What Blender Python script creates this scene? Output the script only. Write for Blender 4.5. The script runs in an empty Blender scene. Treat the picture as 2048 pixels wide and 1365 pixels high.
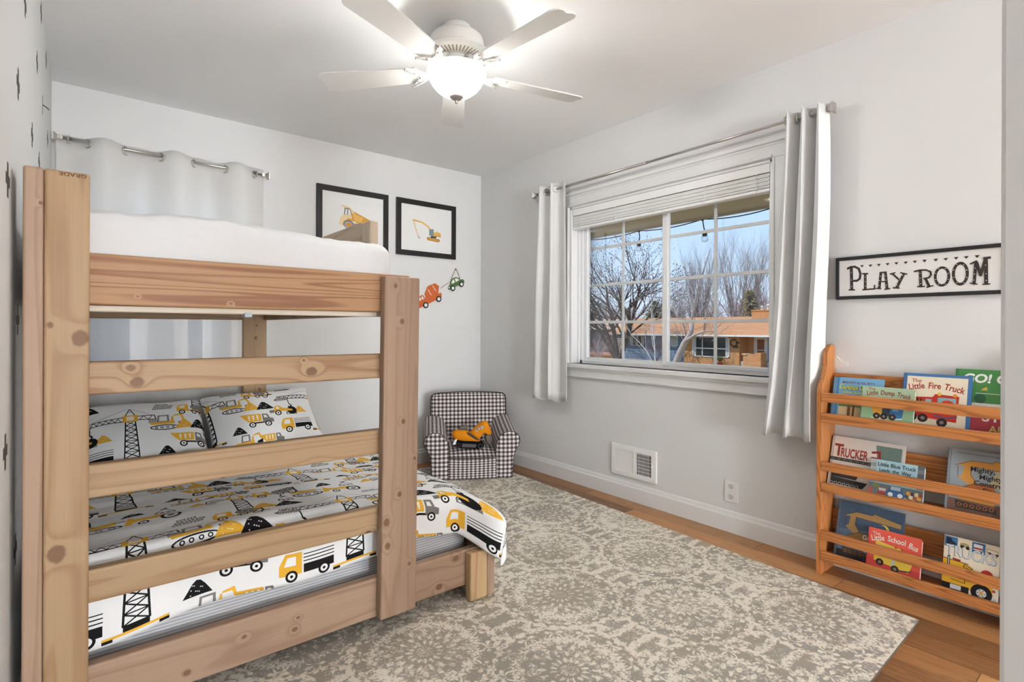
import bpy, bmesh, math, random
import numpy as np
from mathutils import Vector, Matrix, noise as mnoise

SC = bpy.context.scene
COL = SC.collection
PI = math.pi
random.seed(7)

# ------------------------------------------------------------------ camera, sky, sun, exposure
_f = 1067.0                                   # focal length in pixels of the 2048 px wide frame
_th = math.radians(38.852)
_roll = math.radians(0.21)
_fw = Vector((math.sin(_th), math.cos(_th), 0))
_rt = Vector((math.cos(_th), -math.sin(_th), 0))
_up = Vector((0, 0, 1))
_r = _rt * math.cos(_roll) + _up * math.sin(_roll)
_u = -_rt * math.sin(_roll) + _up * math.cos(_roll)
cam_d = bpy.data.cameras.new('camera')
cam_d.sensor_width = 36.0
cam_d.lens = 36.0 * _f / 2048.0
cam_d.shift_y = -24.4 / 2048.0
cam_d.clip_start = 0.02
cam_d.clip_end = 500
cam = bpy.data.objects.new('camera', cam_d)
COL.objects.link(cam)
cam.matrix_world = Matrix(((_r.x, _u.x, -_fw.x, -2.738), (_r.y, _u.y, -_fw.y, -3.842), (_r.z, _u.z, -_fw.z, 1.095), (0, 0, 0, 1)))
SC.camera = cam

SC.view_settings.view_transform = 'Standard'
SC.view_settings.look = 'None'
SC.view_settings.gamma = 1.0
SC.view_settings.use_curve_mapping = False
SC.view_settings.exposure = 1.26

world = bpy.data.worlds.new('sky')
SC.world = world
world.use_nodes = True
_wt = world.node_tree
_bg = _wt.nodes['Background']
_tc = _wt.nodes.new('ShaderNodeTexCoord')
_sx = _wt.nodes.new('ShaderNodeSeparateXYZ')
_cr = _wt.nodes.new('ShaderNodeValToRGB')
_wt.links.new(_tc.outputs['Generated'], _sx.inputs[0])
_wt.links.new(_sx.outputs['Z'], _cr.inputs[0])
_wt.links.new(_cr.outputs[0], _bg.inputs['Color'])
_el = _cr.color_ramp.elements
_el[0].position = 0.0; _el[0].color = (0.62, 0.74, 0.88, 1)
_el[1].position = 1.0; _el[1].color = (0.16, 0.32, 0.66, 1)
_e = _el.new(0.10); _e.color = (0.50, 0.66, 0.86, 1)
_e = _el.new(0.28); _e.color = (0.36, 0.55, 0.83, 1)
_bg.inputs['Strength'].default_value = 0.58

sun_d = bpy.data.lights.new('sun', 'SUN')
sun_d.energy = 1.55
sun_d.angle = math.radians(0.53)
sun_d.color = (1.0, 0.95, 0.88)
sun = bpy.data.objects.new('sun', sun_d)
COL.objects.link(sun)
sun.location = (-10, 10, 20)
sun.rotation_euler = Vector((0.46, -0.42, -0.78)).to_track_quat('-Z', 'Y').to_euler()

FAN_POWER = 36.0
HALL_FILL = 32.0

# ------------------------------------------------------------------ building helpers
ORG = {}

class G:
    """collects faces; build() links them as ONE mesh object"""
    def __init__(s):
        s.V = []; s.F = []; s.MI = []; s.SM = []; s.UV = []; s.hasuv = False
    def add(s, verts, faces, mi=0, smooth=False, uvs=None):
        o = len(s.V)
        s.V += [tuple(v) for v in verts]
        if uvs is None:
            s.UV += [(0.0, 0.0)] * len(verts)
        else:
            s.UV += [tuple(u) for u in uvs]; s.hasuv = True
        for f in faces:
            s.F.append([i + o for i in f]); s.MI.append(mi); s.SM.append(smooth)
        return s
    def build(s, name, mats, parent=None, origin=None, label=None, cat=None, group=None, kind=None):
        if not isinstance(mats, (list, tuple)): mats = [mats]
        if parent is not None: og = ORG[parent.name]
        else: og = Vector(origin) if origin is not None else Vector((0, 0, 0))
        me = bpy.data.meshes.new(name)
        me.from_pydata([(v[0] - og.x, v[1] - og.y, v[2] - og.z) for v in s.V], [], s.F)
        for m in mats: me.materials.append(m)
        me.polygons.foreach_set('material_index', s.MI)
        me.polygons.foreach_set('use_smooth', s.SM)
        if s.hasuv:
            ul = me.uv_layers.new(name='UVMap')
            li = np.empty(len(me.loops), dtype=np.int32); me.loops.foreach_get('vertex_index', li)
            ul.data.foreach_set('uv', np.array(s.UV, dtype=np.float32)[li].ravel())
        me.update()
        o = bpy.data.objects.new(name, me)
        COL.objects.link(o)
        if parent is not None: o.parent = parent
        else: o.location = og
        ORG[o.name] = og
        tag(o, label, cat, group, kind)
        return o
    # ---- shapes
    def box(s, x0, y0, z0, x1, y1, z1, bev=0.0, seg=2, mi=0, uv=False, M=None, smooth=False):
        bm = bmesh.new()
        vs = [bm.verts.new((x, y, z)) for x in (x0, x1) for y in (y0, y1) for z in (z0, z1)]
        for f in ((0, 1, 3, 2), (4, 6, 7, 5), (0, 4, 5, 1), (2, 3, 7, 6), (0, 2, 6, 4), (1, 5, 7, 3)):
            bm.faces.new([vs[i] for i in f])
        bmesh.ops.recalc_face_normals(bm, faces=bm.faces)
        if bev > 0:
            bmesh.ops.bevel(bm, geom=list(bm.edges), offset=bev, segments=seg, profile=0.5, affect='EDGES')
        s.frombm(bm, mi, uv, M, smooth)
        return s
    def frombm(s, bm, mi=0, uv=False, M=None, smooth=False):
        bm.normal_update()
        bm.verts.index_update()
        if not uv:
            vv = [(M @ v.co) if M else v.co for v in bm.verts]
            s.add(vv, [[v.index for v in f.verts] for f in bm.faces], mi, smooth)
        else:
            for f in bm.faces:
                n = f.normal; a = max(range(3), key=lambda i: abs(n[i]))
                i, j = ((1, 2), (0, 2), (0, 1))[a]
                s.add([(M @ v.co) if M else v.co for v in f.verts], [list(range(len(f.verts)))], mi, smooth,
                      [(v.co[i], v.co[j]) for v in f.verts])
        bm.free()
    def tube(s, pts, r, seg=8, mi=0, cap=True, smooth=True, closed=False):
        pts = [Vector(p) for p in pts]; n = len(pts)
        rs = r if isinstance(r, (list, tuple)) else [r] * n
        V = []; prev = None
        for i, p in enumerate(pts):
            if closed: t = pts[(i + 1) % n] - pts[i - 1]
            else: t = pts[min(i + 1, n - 1)] - pts[max(i - 1, 0)]
            if t.length < 1e-9: t = Vector((0, 0, 1))
            t.normalize()
            if prev is None:
                a = Vector((0, 0, 1)) if abs(t.z) < 0.9 else Vector((1, 0, 0))
                nx = t.cross(a).normalized()
            else:
                nx = (prev - t * prev.dot(t))
                nx = nx.normalized() if nx.length > 1e-6 else t.orthogonal().normalized()
            prev = nx; ny = t.cross(nx)
            for k in range(seg):
                a = 2 * PI * k / seg
                V.append(p + (nx * math.cos(a) + ny * math.sin(a)) * rs[i])
        F = []
        for i in range(n if closed else n - 1):
            for k in range(seg):
                a = i * seg + k; b = i * seg + (k + 1) % seg
                j = ((i + 1) % n) * seg
                F.append((a, b, j + (k + 1) % seg, j + k))
        if cap and not closed:
            F.append(list(range(seg))[::-1]); F.append([(n - 1) * seg + k for k in range(seg)])
        return s.add(V, F, mi, smooth)
    def lathe(s, prof, c, seg=32, mi=0, axis='Z', smooth=True):
        V = []; F = []; n = len(prof)
        for r, z in prof:
            for k in range(seg):
                a = 2 * PI * k / seg
                x, y = r * math.cos(a), r * math.sin(a)
                if axis == 'Z': V.append((c[0] + x, c[1] + y, c[2] + z))
                elif axis == 'X': V.append((c[0] + z, c[1] + x, c[2] + y))
                else: V.append((c[0] + x, c[1] + z, c[2] + y))
        for i in range(n - 1):
            for k in range(seg):
                F.append((i * seg + k, i * seg + (k + 1) % seg, (i + 1) * seg + (k + 1) % seg, (i + 1) * seg + k))
        return s.add(V, F, mi, smooth)
    def ball(s, c, r, seg=16, mi=0, sc=(1, 1, 1), M=None):
        V = []; F = []; h = seg // 2
        for i in range(h + 1):
            p = PI * i / h
            for k in range(seg):
                a = 2 * PI * k / seg
                v = Vector((r * sc[0] * math.sin(p) * math.cos(a), r * sc[1] * math.sin(p) * math.sin(a), r * sc[2] * math.cos(p)))
                if M: v = M @ v
                V.append((c[0] + v[0], c[1] + v[1], c[2] + v[2]))
        for i in range(h):
            for k in range(seg):
                F.append((i * seg + k, (i + 1) * seg + k, (i + 1) * seg + (k + 1) % seg, i * seg + (k + 1) % seg))
        return s.add(V, F, mi, True)
    def sheet(s, fn, nu, nv, mi=0, smooth=True, uvfn=None):
        V = []; U = []; F = []
        for j in range(nv + 1):
            for i in range(nu + 1):
                u, v = i / nu, j / nv
                V.append(fn(u, v)); U.append(uvfn(u, v) if uvfn else (u, v))
        for j in range(nv):
            for i in range(nu):
                a = j * (nu + 1) + i
                F.append((a, a + 1, a + nu + 2, a + nu + 1))
        return s.add(V, F, mi, smooth, U)
    def prism(s, poly, fr, d0, d1, mi=0, mi_side=None, uv=False, smooth=False):
        n = len(poly)
        a = [fr(p[0], p[1], d0) for p in poly]; b = [fr(p[0], p[1], d1) for p in poly]
        u = [(p[0], p[1]) for p in poly] if uv else None
        s.add(b, [list(range(n))], mi, False, u)
        s.add(a, [list(range(n))[::-1]], mi, False, u)
        ms = mi if mi_side is None else mi_side
        for i in range(n):
            j = (i + 1) % n
            s.add([a[i], a[j], b[j], b[i]], [(0, 1, 2, 3)], ms, smooth, [(poly[i][0], poly[i][1]), (poly[j][0], poly[j][1]), (poly[j][0], poly[j][1] + d1 - d0), (poly[i][0], poly[i][1] + d1 - d0)] if uv else None)
        return s
    def flat(s, poly, fr, h, mi=0):
        return s.add([fr(p[0], p[1], h) for p in poly], [list(range(len(poly)))], mi)
    def disc(s, c, r, fr, h, mi=0, n=20, ry=None):
        ry = ry or r
        return s.flat([(c[0] + r * math.cos(2 * PI * k / n), c[1] + ry * math.sin(2 * PI * k / n)) for k in range(n)], fr, h, mi)
    def line(s, pts, w, fr, h, mi=0):
        for i in range(len(pts) - 1):
            q = quad(pts[i], pts[i + 1], w)
            if q: s.flat(q, fr, h + 0.00001 * (i % 5), mi)
        return s
    def text(s, t, fr, x, y, size, h, mi=0, bold=0.0, shear=0.0, align='L', rot=0.0, fit=None):
        V, F, wd = text_mesh(t, bold, shear)
        if fit: V = [(a * fit / (wd * size), b) for a, b in V]; wd = fit / size
        ox = {'L': 0, 'C': -wd / 2, 'R': -wd}[align]
        c, sn = math.cos(rot), math.sin(rot)
        P = []
        for a, b in V:
            a = (a + ox) * size; b = b * size
            P.append(fr(x + a * c - b * sn, y + a * sn + b * c, h))
        return s.add(P, F, mi)

def quad(a, b, w):
    dx, dy = b[0] - a[0], b[1] - a[1]; l = math.hypot(dx, dy)
    if l < 1e-9: return None
    nx, ny = -dy / l * w / 2, dx / l * w / 2; ex, ey = dx / l * w * 0.25, dy / l * w * 0.25
    return [(a[0] + nx - ex, a[1] + ny - ey), (a[0] - nx - ex, a[1] - ny - ey), (b[0] - nx + ex, b[1] - ny + ey), (b[0] + nx + ex, b[1] + ny + ey)]

_TX = {}
def text_mesh(t, bold, shear):
    k = (t, bold, shear)
    if k not in _TX:
        cu = bpy.data.curves.new('lettering', 'FONT')
        cu.body = t; cu.size = 1.0; cu.offset = bold; cu.shear = shear; cu.resolution_u = 4
        ob = bpy.data.objects.new('lettering', cu); COL.objects.link(ob)
        dg = bpy.context.evaluated_depsgraph_get(); dg.update()
        ev = ob.evaluated_get(dg); me = ev.to_mesh()
        V = [(v.co.x, v.co.y) for v in me.vertices]; F = [list(p.vertices) for p in me.polygons]
        ev.to_mesh_clear()
        bpy.data.objects.remove(ob); bpy.data.curves.remove(cu)
        wd = max([v[0] for v in V]) if V else 0
        _TX[k] = (V, F, wd)
    return _TX[k]

def frame(o, u, v, n):
    o, u, v, n = Vector(o), Vector(u), Vector(v), Vector(n)
    return lambda a, b, c=0.0: o + u * a + v * b + n * c

def tag(o, label=None, cat=None, group=None, kind=None):
    if label: o['label'] = label
    if cat: o['category'] = cat
    if group: o['group'] = group
    if kind: o['kind'] = kind
    return o

def thing(name, label, cat, loc, group=None):
    o = bpy.data.objects.new(name, None); COL.objects.link(o)
    o.location = loc; o.empty_display_size = 0.1
    ORG[o.name] = Vector(loc)
    return tag(o, label, cat, group)

def dup(root, loc, label=None):
    r = root.copy(); COL.objects.link(r); r.location = loc
    if label: r['label'] = label
    for ch in list(root.children):
        c = ch.copy(); COL.objects.link(c); c.parent = r
        for g in list(ch.children):
            d = g.copy(); COL.objects.link(d); d.parent = c
    return r

# ------------------------------------------------------------------ node helpers
class NB:
    def __init__(s, name, rough=0.6, spec=0.4):
        s.m = bpy.data.materials.new(name); s.m.use_nodes = True
        s.t = s.m.node_tree; s.p = s.t.nodes['Principled BSDF']
        s.p.inputs['Roughness'].default_value = rough
        s.p.inputs['Specular IOR Level'].default_value = spec
    def put(s, sock, v):
        if isinstance(v, bpy.types.NodeSocket): s.t.links.new(v, sock)
        elif v is not None:
            try: sock.default_value = v
            except Exception: sock.default_value = (v[0], v[1], v[2], 1.0)
    def n(s, typ, ins=None, **attr):
        nd = s.t.nodes.new(typ)
        for k, v in attr.items(): setattr(nd, k, v)
        for k, v in (ins or {}).items(): s.put(nd.inputs[k], v)
        return nd
    def math(s, op, a, b=None, c=None, clamp=False):
        nd = s.n('ShaderNodeMath', operation=op, use_clamp=clamp)
        for i, v in enumerate((a, b, c)):
            if v is not None: s.put(nd.inputs[i], v)
        return nd.outputs[0]
    def mix(s, f, a, b, mode='MIX'):
        nd = s.n('ShaderNodeMix', data_type='RGBA', blend_type=mode)
        s.put(nd.inputs[0], f)
        for i, v in ((6, a), (7, b)):
            if isinstance(v, bpy.types.NodeSocket): s.t.links.new(v, nd.inputs[i])
            else: nd.inputs[i].default_value = (v[0], v[1], v[2], 1.0)
        return nd.outputs[2]
    def ramp(s, f, stops, interp='LINEAR'):
        nd = s.n('ShaderNodeValToRGB'); cr = nd.color_ramp; cr.interpolation = interp
        while len(cr.elements) < len(stops): cr.elements.new(0.5)
        for e, (p, c) in zip(cr.elements, stops):
            e.position = p
            e.color = (c[0], c[1], c[2], 1) if not isinstance(c, (int, float)) else (c, c, c, 1)
        s.put(nd.inputs[0], f); return nd.outputs[0]
    def coord(s, kind='Object'): return s.n('ShaderNodeTexCoord').outputs[kind]
    def sep(s, v):
        nd = s.n('ShaderNodeSeparateXYZ', {0: v}); return nd.outputs[0], nd.outputs[1], nd.outputs[2]
    def comb(s, x, y, z=0.0): return s.n('ShaderNodeCombineXYZ', {0: x, 1: y, 2: z}).outputs[0]
    def noise(s, v, scale=5.0, detail=2.0, rough=0.5, dist=0.0, out=0):
        return s.n('ShaderNodeTexNoise', {'Vector': v, 'Scale': scale, 'Detail': detail, 'Roughness': rough, 'Distortion': dist}).outputs[out]
    def bump(s, h, strength=0.2, dist=0.01):
        nd = s.n('ShaderNodeBump', {'Strength': strength, 'Distance': dist, 'Height': h})
        s.t.links.new(nd.outputs[0], s.p.inputs['Normal'])
    def done(s, col=None, rough=None):
        if col is not None: s.put(s.p.inputs['Base Color'], col)
        if rough is not None: s.put(s.p.inputs['Roughness'], rough)
        return s.m

_MC = {}
def mat(name, col, rough=0.5, metal=0.0, spec=0.4, vary=0.0):
    """plain material with a little procedural mottling"""
    if name in _MC: return _MC[name]
    b = NB(name, rough, spec)
    b.p.inputs['Metallic'].default_value = metal
    if vary:
        nz = b.noise(b.coord(), 9.0, 3.0)
        c = b.mix(nz, tuple(x * (1 - vary) for x in col), tuple(min(1, x * (1 + vary)) for x in col))
        b.done(c)
    else: b.done(tuple(col) + (1.0,))
    _MC[name] = b.m
    return b.m

def srgb(r, g, b):
    return tuple((c / 255 / 12.92) if c / 255 <= 0.04045 else ((c / 255 + 0.055) / 1.055) ** 2.4 for c in (r, g, b))

def paint(name, col, rough=0.6, bump=0.04, scale=220.0):
    b = NB(name, rough, 0.3)
    co = b.coord()
    nz = b.noise(co, scale, 2.0)
    n2 = b.noise(co, 1.3, 2.0)
    b.bump(nz, bump, 0.002)
    return b.done(b.mix(n2, tuple(c * 0.985 for c in col), col))

def wood(name, axis, light, dark, seed=0.0, knots=(), rings=11.0, across=7.0, along=0.45, rough=0.5, fiber=0.45, contrast=0.55, knotcol=(0.16, 0.075, 0.035), vaxis=None):
    """sawn timber: contour rings of a stretched noise field, knots at given (along, across, radius)"""
    b = NB(name, rough, 0.35)
    X = b.sep(b.coord())
    ax = 'XYZ'.index(axis)
    oth = [i for i in range(3) if i != ax]
    if vaxis: v_i = 'XYZ'.index(vaxis)
    else: v_i = 2 if ax != 2 else 0
    w_i = [i for i in oth if i != v_i][0]
    u, v, w = X[ax], X[v_i], X[w_i]
    vec = b.comb(b.math('MULTIPLY_ADD', u, along, seed), b.math('MULTIPLY_ADD', v, across, seed * 1.7), b.math('MULTIPLY', w, across))
    f = b.noise(vec, 1.0, 1.5, 0.4)
    core = None
    for ku, kv, kr in knots:
        du = b.math('DIVIDE', b.math('SUBTRACT', u, ku), kr * (1.25))
        dv = b.math('DIVIDE', b.math('SUBTRACT', v, kv), kr)
        d2 = b.math('ADD', b.math('MULTIPLY', du, du), b.math('MULTIPLY', dv, dv))
        wob = b.math('MULTIPLY', b.noise(b.comb(u, v, 0.0), 60.0, 2.0), 0.9)
        g = b.math('EXPONENT', b.math('MULTIPLY', d2, -0.30))
        f = b.math('ADD', f, b.math('MULTIPLY', g, 0.13))
        k = b.math('MULTIPLY', b.math('SUBTRACT', 1.75, b.math('ADD', d2, wob)), 1.6, clamp=True)
        core = k if core is None else b.math('MAXIMUM', core, k)
    t = b.math('FRACT', b.math('MULTIPLY', f, rings))
    line = b.ramp(t, [(0.0, 0.10), (0.55, 0.06), (0.86, 0.9), (0.93, 0.75), (1.0, 0.10)])
    fib = b.noise(b.comb(b.math('MULTIPLY', u, 3.0), b.math('MULTIPLY', v, 160.0), b.math('MULTIPLY', w, 160.0)), 1.0, 2.0)
    broad = b.noise(b.comb(b.math('MULTIPLY_ADD', u, 1.2, seed), b.math('MULTIPLY', v, 5.0), b.math('MULTIPLY', w, 5.0)), 1.0, 2.0)
    a = b.math('ADD', b.math('MULTIPLY', line, contrast * 1.45), b.math('MULTIPLY', b.math('SUBTRACT', fib, 0.5), fiber))
    a = b.math('ADD', a, b.math('MULTIPLY', b.math('SUBTRACT', broad, 0.5), 0.5), clamp=True)
    col = b.mix(a, light, dark)
    if core is not None: col = b.mix(b.math('MULTIPLY', core, 0.85), col, knotcol)
    b.bump(fib, 0.06, 0.001)
    return b.done(col)

# ------------------------------------------------------------------ room shell
WHITE = (0.80, 0.795, 0.78)
M_wall = paint('wall_paint', (0.735, 0.735, 0.732), 0.75)
M_ceil = paint('ceiling_paint', (0.90, 0.90, 0.895), 0.85, 0.08, 120.0)
M_trim = mat('white_trim_paint', (0.78, 0.78, 0.775), 0.35)
M_vinyl = mat('white_vinyl', (0.82, 0.825, 0.83), 0.3)
M_dark = mat('dark_gap', (0.01, 0.01, 0.01), 0.8)
M_nickel = mat('brushed_nickel', (0.55, 0.53, 0.50), 0.32, 1.0, vary=0.1)
M_black = mat('black_frame', (0.012, 0.011, 0.010), 0.45)

def floor_mat():
    b = NB('plank_floor', 0.42, 0.4)
    x, y, z = b.sep(b.coord())
    PW, PL = 0.125, 1.15
    row = b.math('FLOOR', b.math('DIVIDE', x, PW))
    rr = b.n('ShaderNodeTexWhiteNoise', {'W': row}, noise_dimensions='1D').outputs[0]
    yy = b.math('ADD', b.math('DIVIDE', y, PL), b.math('MULTIPLY', rr, 7.3))
    col_i = b.math('FLOOR', yy)
    pid = b.n('ShaderNodeTexWhiteNoise', {'Vector': b.comb(row, col_i, 3.0)}, noise_dimensions='3D').outputs[0]
    base = b.ramp(pid, [(0.0, srgb(124, 84, 50)), (0.28, srgb(172, 116, 66)), (0.55, srgb(204, 146, 90)), (0.8, srgb(150, 102, 62)), (1.0, srgb(226, 174, 114))])
    off = b.math('MULTIPLY', pid, 31.0)
    f = b.noise(b.comb(b.math('MULTIPLY', x, 16.0), b.math('MULTIPLY', y, 1.1), off), 1.0, 2.0, 0.5)
    line = b.math('POWER', b.math('FRACT', b.math('MULTIPLY', f, 12.0)), 3.0)
    fib = b.noise(b.comb(b.math('MULTIPLY', x, 260.0), b.math('MULTIPLY', y, 6.0), off), 1.0, 2.0)
    streak = b.math('ADD', b.math('MULTIPLY', line, 0.42), b.math('MULTIPLY', fib, 0.30), clamp=True)
    c = b.mix(streak, base, b.mix(0.5, base, (0.06, 0.035, 0.02)))
    pale = b.math('MULTIPLY', b.math('POWER', b.math('SUBTRACT', 1.0, line), 8.0), 0.10)
    c = b.mix(pale, c, (0.62, 0.46, 0.30))
    ex = b.math('ABSOLUTE', b.math('SUBTRACT', b.math('FRACT', b.math('DIVIDE', x, PW)), 0.5))
    ey = b.math('ABSOLUTE', b.math('SUBTRACT', b.math('FRACT', yy), 0.5))
    seam = b.math('MAXIMUM', b.math('GREATER_THAN', ex, 0.488), b.math('GREATER_THAN', ey, 0.4985))
    c = b.mix(b.math('MULTIPLY', seam, 0.65), c, (0.04, 0.022, 0.012))
    b.bump(b.math('SUBTRACT', fib, seam), 0.12, 0.001)
    return b.done(c)

g = G(); g.box(-3.05, -10.6, -0.1, 0.15, 0.15, 0.0)
g.build('floor', floor_mat(), kind='structure')
g = G(); g.box(-3.05, -10.6, 2.44, 0.15, 0.15, 2.60)
g.build('ceiling', M_ceil, kind='structure')
WY0, WY1, WZ0, WZ1 = -2.556, -1.11, 0.844, 1.966        # opening of the window in the right wall
g = G()
g.box(0, -10.6, 0, 0.15, WY0, 2.44); g.box(0, WY1, 0, 0.15, 0.15, 2.44)
g.box(0, WY0, 0, 0.15, WY1, WZ0); g.box(0, WY0, WZ1, 0.15, WY1, 2.44)
g.build('wall_right', M_wall, kind='structure')
BX0, BX1, BZ0, BZ1 = -2.74, -1.95, 0.86, 1.98            # window behind the bunk bed, covered by its curtain
g = G()
g.box(-3.05, 0, 0, BX0, 0.15, 2.44); g.box(BX1, 0, 0, 0.0, 0.15, 2.44)
g.box(BX0, 0, 0, BX1, 0.15, BZ0); g.box(BX0, 0, BZ1, BX1, 0.15, 2.44)
g.build('wall_back', M_wall, kind='structure')
g = G(); g.box(-3.05, -10.6, 0, -2.872, 0.0, 2.44)
g.build('wall_left', M_wall, kind='structure')
g = G(); g.box(-2.006, -3.88, 0, -1.72, -3.73, 2.44, 0.004)          # wall beside the entry, cut to a stub so added hall light enters
g.build('wall_front', M_wall, kind='structure')
g = G(); g.box(-2.872, -10.35, 0, 0.0, -10.2, 2.44)
g.build('wall_hall', M_wall, kind='structure')

def baseboard(name, p0, p1, nrm):
    """moulded skirting: profile of (out from wall, height)"""
    prof = [(0.0, 0.0), (0.014, 0.0), (0.014, 0.084), (0.012, 0.090), (0.008, 0.094), (0.007, 0.102), (0.004, 0.111), (0.0, 0.115)]
    g = G(); V = []
    for p in (p0, p1):
        for d, z in prof: V.append((p[0] + nrm[0] * d, p[1] + nrm[1] * d, z))
    n = len(prof)
    g.add(V, [(i, (i + 1) % n, n + (i + 1) % n, n + i) for i in range(n)])
    g.add(V[:n], [list(range(n))]); g.add(V[n:], [list(range(n))])
    g.build(name, M_trim, kind='structure')
baseboard('baseboard_right', (0, 0, 0), (0, -10.2, 0), (-1, 0))
baseboard('baseboard_back', (-2.872, 0, 0), (-0.014, 0, 0), (0, -1))
baseboard('baseboard_left', (-2.872, -0.014, 0), (-2.872, -10.2, 0), (1, 0))
baseboard('baseboard_front', (-1.72, -3.73, 0), (-2.006, -3.73, 0), (0, 1))

# ------------------------------------------------------------------ window in the right wall
def glass_mat():
    b = NB('window_glass', 0.0)
    t = b.t; out = t.nodes['Material Output']
    tr = b.n('ShaderNodeBsdfTransparent', {0: (0.97, 0.98, 0.98, 1)}); gl = b.n('ShaderNodeBsdfGlossy', {'Roughness': 0.0})
    fr = b.n('ShaderNodeFresnel', {'IOR': 1.45}); mx = b.n('ShaderNodeMixShader', {0: fr.outputs[0]})
    t.links.new(tr.outputs[0], mx.inputs[1]); t.links.new(gl.outputs[0], mx.inputs[2]); t.links.new(mx.outputs[0], out.inputs[0])
    return b.m
M_glass = glass_mat()

win = thing('window_1', 'white sliding window with grid bars over the grey right-hand wall', 'window', (0.09, -1.833, 0.844))
win['kind'] = 'structure'
g = G()                                                      # frame lining the opening
g.box(0.0, WY1 - 0.012, WZ0, 0.15, WY1, WZ1); g.box(0.0, WY0, WZ0, 0.15, WY0 + 0.012, WZ1)
g.box(0.0, WY0, WZ1 - 0.012, 0.15, WY1, WZ1); g.box(0.0, WY0, WZ0 - 0.004, 0.15, WY1, WZ0 + 0.006)
g.box(0.072, WY1 - 0.055, WZ0, 0.14, WY1, WZ1, 0.004); g.box(0.072, WY0, WZ0, 0.14, WY0 + 0.04, WZ1, 0.004)
g.box(0.072, WY0, WZ0, 0.14, WY1, WZ0 + 0.030, 0.004); g.box(0.072, WY0, WZ1 - 0.045, 0.14, WY1, WZ1, 0.004)
g.box(0.060, WY1 - 0.030, WZ0, 0.075, WY1 - 0.01, WZ1, 0.003)
g.build('window_frame', M_vinyl, win)
def sash(y0, y1, x, sw):
    gg = G()
    z0, z1 = 0.868, 1.935
    gg.box(x - 0.016, y1 - sw, z0, x + 0.016, y1, z1, 0.004); gg.box(x - 0.016, y0, z0, x + 0.016, y0 + sw, z1, 0.004)
    gg.box(x - 0.016, y0 + sw, z0, x + 0.016, y1 - sw, z0 + 0.026, 0.004); gg.box(x - 0.016, y0 + sw, z1 - 0.03, x + 0.016, y1 - sw, z1, 0.004)
    s_ = gg.build('window_sash', M_vinyl, win)
    a = y0 + sw; b_ = y1 - sw
    p = G(); p.add([(x, a, z0 + 0.02), (x, b_, z0 + 0.02), (x, b_, z1 - 0.02), (x, a, z1 - 0.02)], [(0, 1, 2, 3)])
    p.build('window_pane', M_glass, s_)
    q = G(); ym = (a + b_) / 2 + (0.008 if y0 > -1.9 else 0.004)
    q.box(x + 0.003, ym - 0.010, z0 + 0.02, x + 0.011, ym + 0.010, z1 - 0.02, 0.003)
    for zz in (1.144, 1.405, 1.667): q.box(x + 0.0035, a, zz - 0.010, x + 0.0105, b_, zz + 0.010, 0.003)
    q.build('grid_bars', M_vinyl, s_)
sash(-1.872, -1.160, 0.098, 0.036)
sash(-2.545, -1.842, 0.086, 0.040)
g = G(); g.box(0.066, -1.862, 1.38, 0.072, -1.852, 1.43, 0.002); g.build('sash_latch', M_vinyl, win)

g = G()                                                      # stool and apron under the window
g.box(-0.045, -2.60, 0.822, 0.075, -1.068, 0.850, 0.006, 3)
g.box(-0.030, -2.592, 0.806, 0.0, -1.076, 0.824, 0.005)
g.box(-0.018, -2.588, 0.757, 0.0, -1.080, 0.808, 0.004); g.box(-0.024, -2.588, 0.757, 0.0, -1.080, 0.766, 0.003)
g.build('trim_1', M_trim, kind='structure')
g = G()                                                      # casing around the window
for y0, y1, oy, iy in ((-2.664, -2.560, 0, 1), (-1.106, -1.002, 1, 0)):       # legs of the casing with back band and bead
    g.box(-0.016, y0, 0.851, 0.0, y1, 1.9695, 0.002)
    o = (y0 + 0.001, y0 + 0.022) if oy == 0 else (y1 - 0.022, y1 - 0.001)
    k = (y1 - 0.014, y1 - 0.001) if iy == 1 else (y0 + 0.001, y0 + 0.014)
    m = (y0 + 0.028, y0 + 0.035) if oy == 0 else (y1 - 0.035, y1 - 0.028)
    g.box(-0.026, o[0], 0.852, -0.002, o[1], 1.9690, 0.004); g.box(-0.022, k[0], 0.852, -0.002, k[1], 1.9690, 0.003); g.box(-0.020, m[0], 0.852, -0.002, m[1], 1.9690, 0.002)
g.box(-0.0165, -2.6635, 1.970, 0.0, -1.0025, 2.068, 0.002)                       # head of the casing
g.box(-0.0275, -2.665, 2.046, -0.002, -1.001, 2.070, 0.005); g.box(-0.0225, -2.562, 1.9712, -0.002, -1.104, 1.985, 0.003); g.box(-0.0205, -2.655, 2.032, -0.002, -1.011, 2.040, 0.002)
g.build('trim_2', M_trim, kind='structure')

# blind pulled up to the top of the window
bl = thing('window_blind', 'white slatted blind pulled up and bunched at the top of the window', 'blind', (0.03, -1.833, 1.80))
M_blind = mat('white_blind', (0.90, 0.90, 0.89), 0.4)
g = G(); g.box(0.004, -2.540, 1.906, 0.016, -1.126, 1.953, 0.003); g.box(0.018, -2.538, 1.912, 0.056, -1.128, 1.950, 0.002)
g.build('valance', M_blind, bl)
g = G()
for k in range(11):
    z = 1.829 + k * 0.0068
    w = 0.0030 * math.sin(k * 2.1)
    g.box(0.010 + w, -2.536, z, 0.058 + w, -1.130, z + 0.0054, 0.0010, 1)
g.build('slat_stack', M_blind, bl)
g = G(); g.box(0.008, -2.538, 1.808, 0.060, -1.128, 1.826, 0.004); g.build('bottom_rail', M_blind, bl)
for yy in (-1.20, -1.52, -1.84, -2.17, -2.47):
    for dx in (0.0045, 0.0635):
        g = G(); g.tube([(dx, yy + 0.003 * math.sin(i * 2.0), 1.81 + i * 0.012) for i in range(9)], 0.0016, 5)
        g.build('ladder_cord', M_blind, bl)

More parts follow.
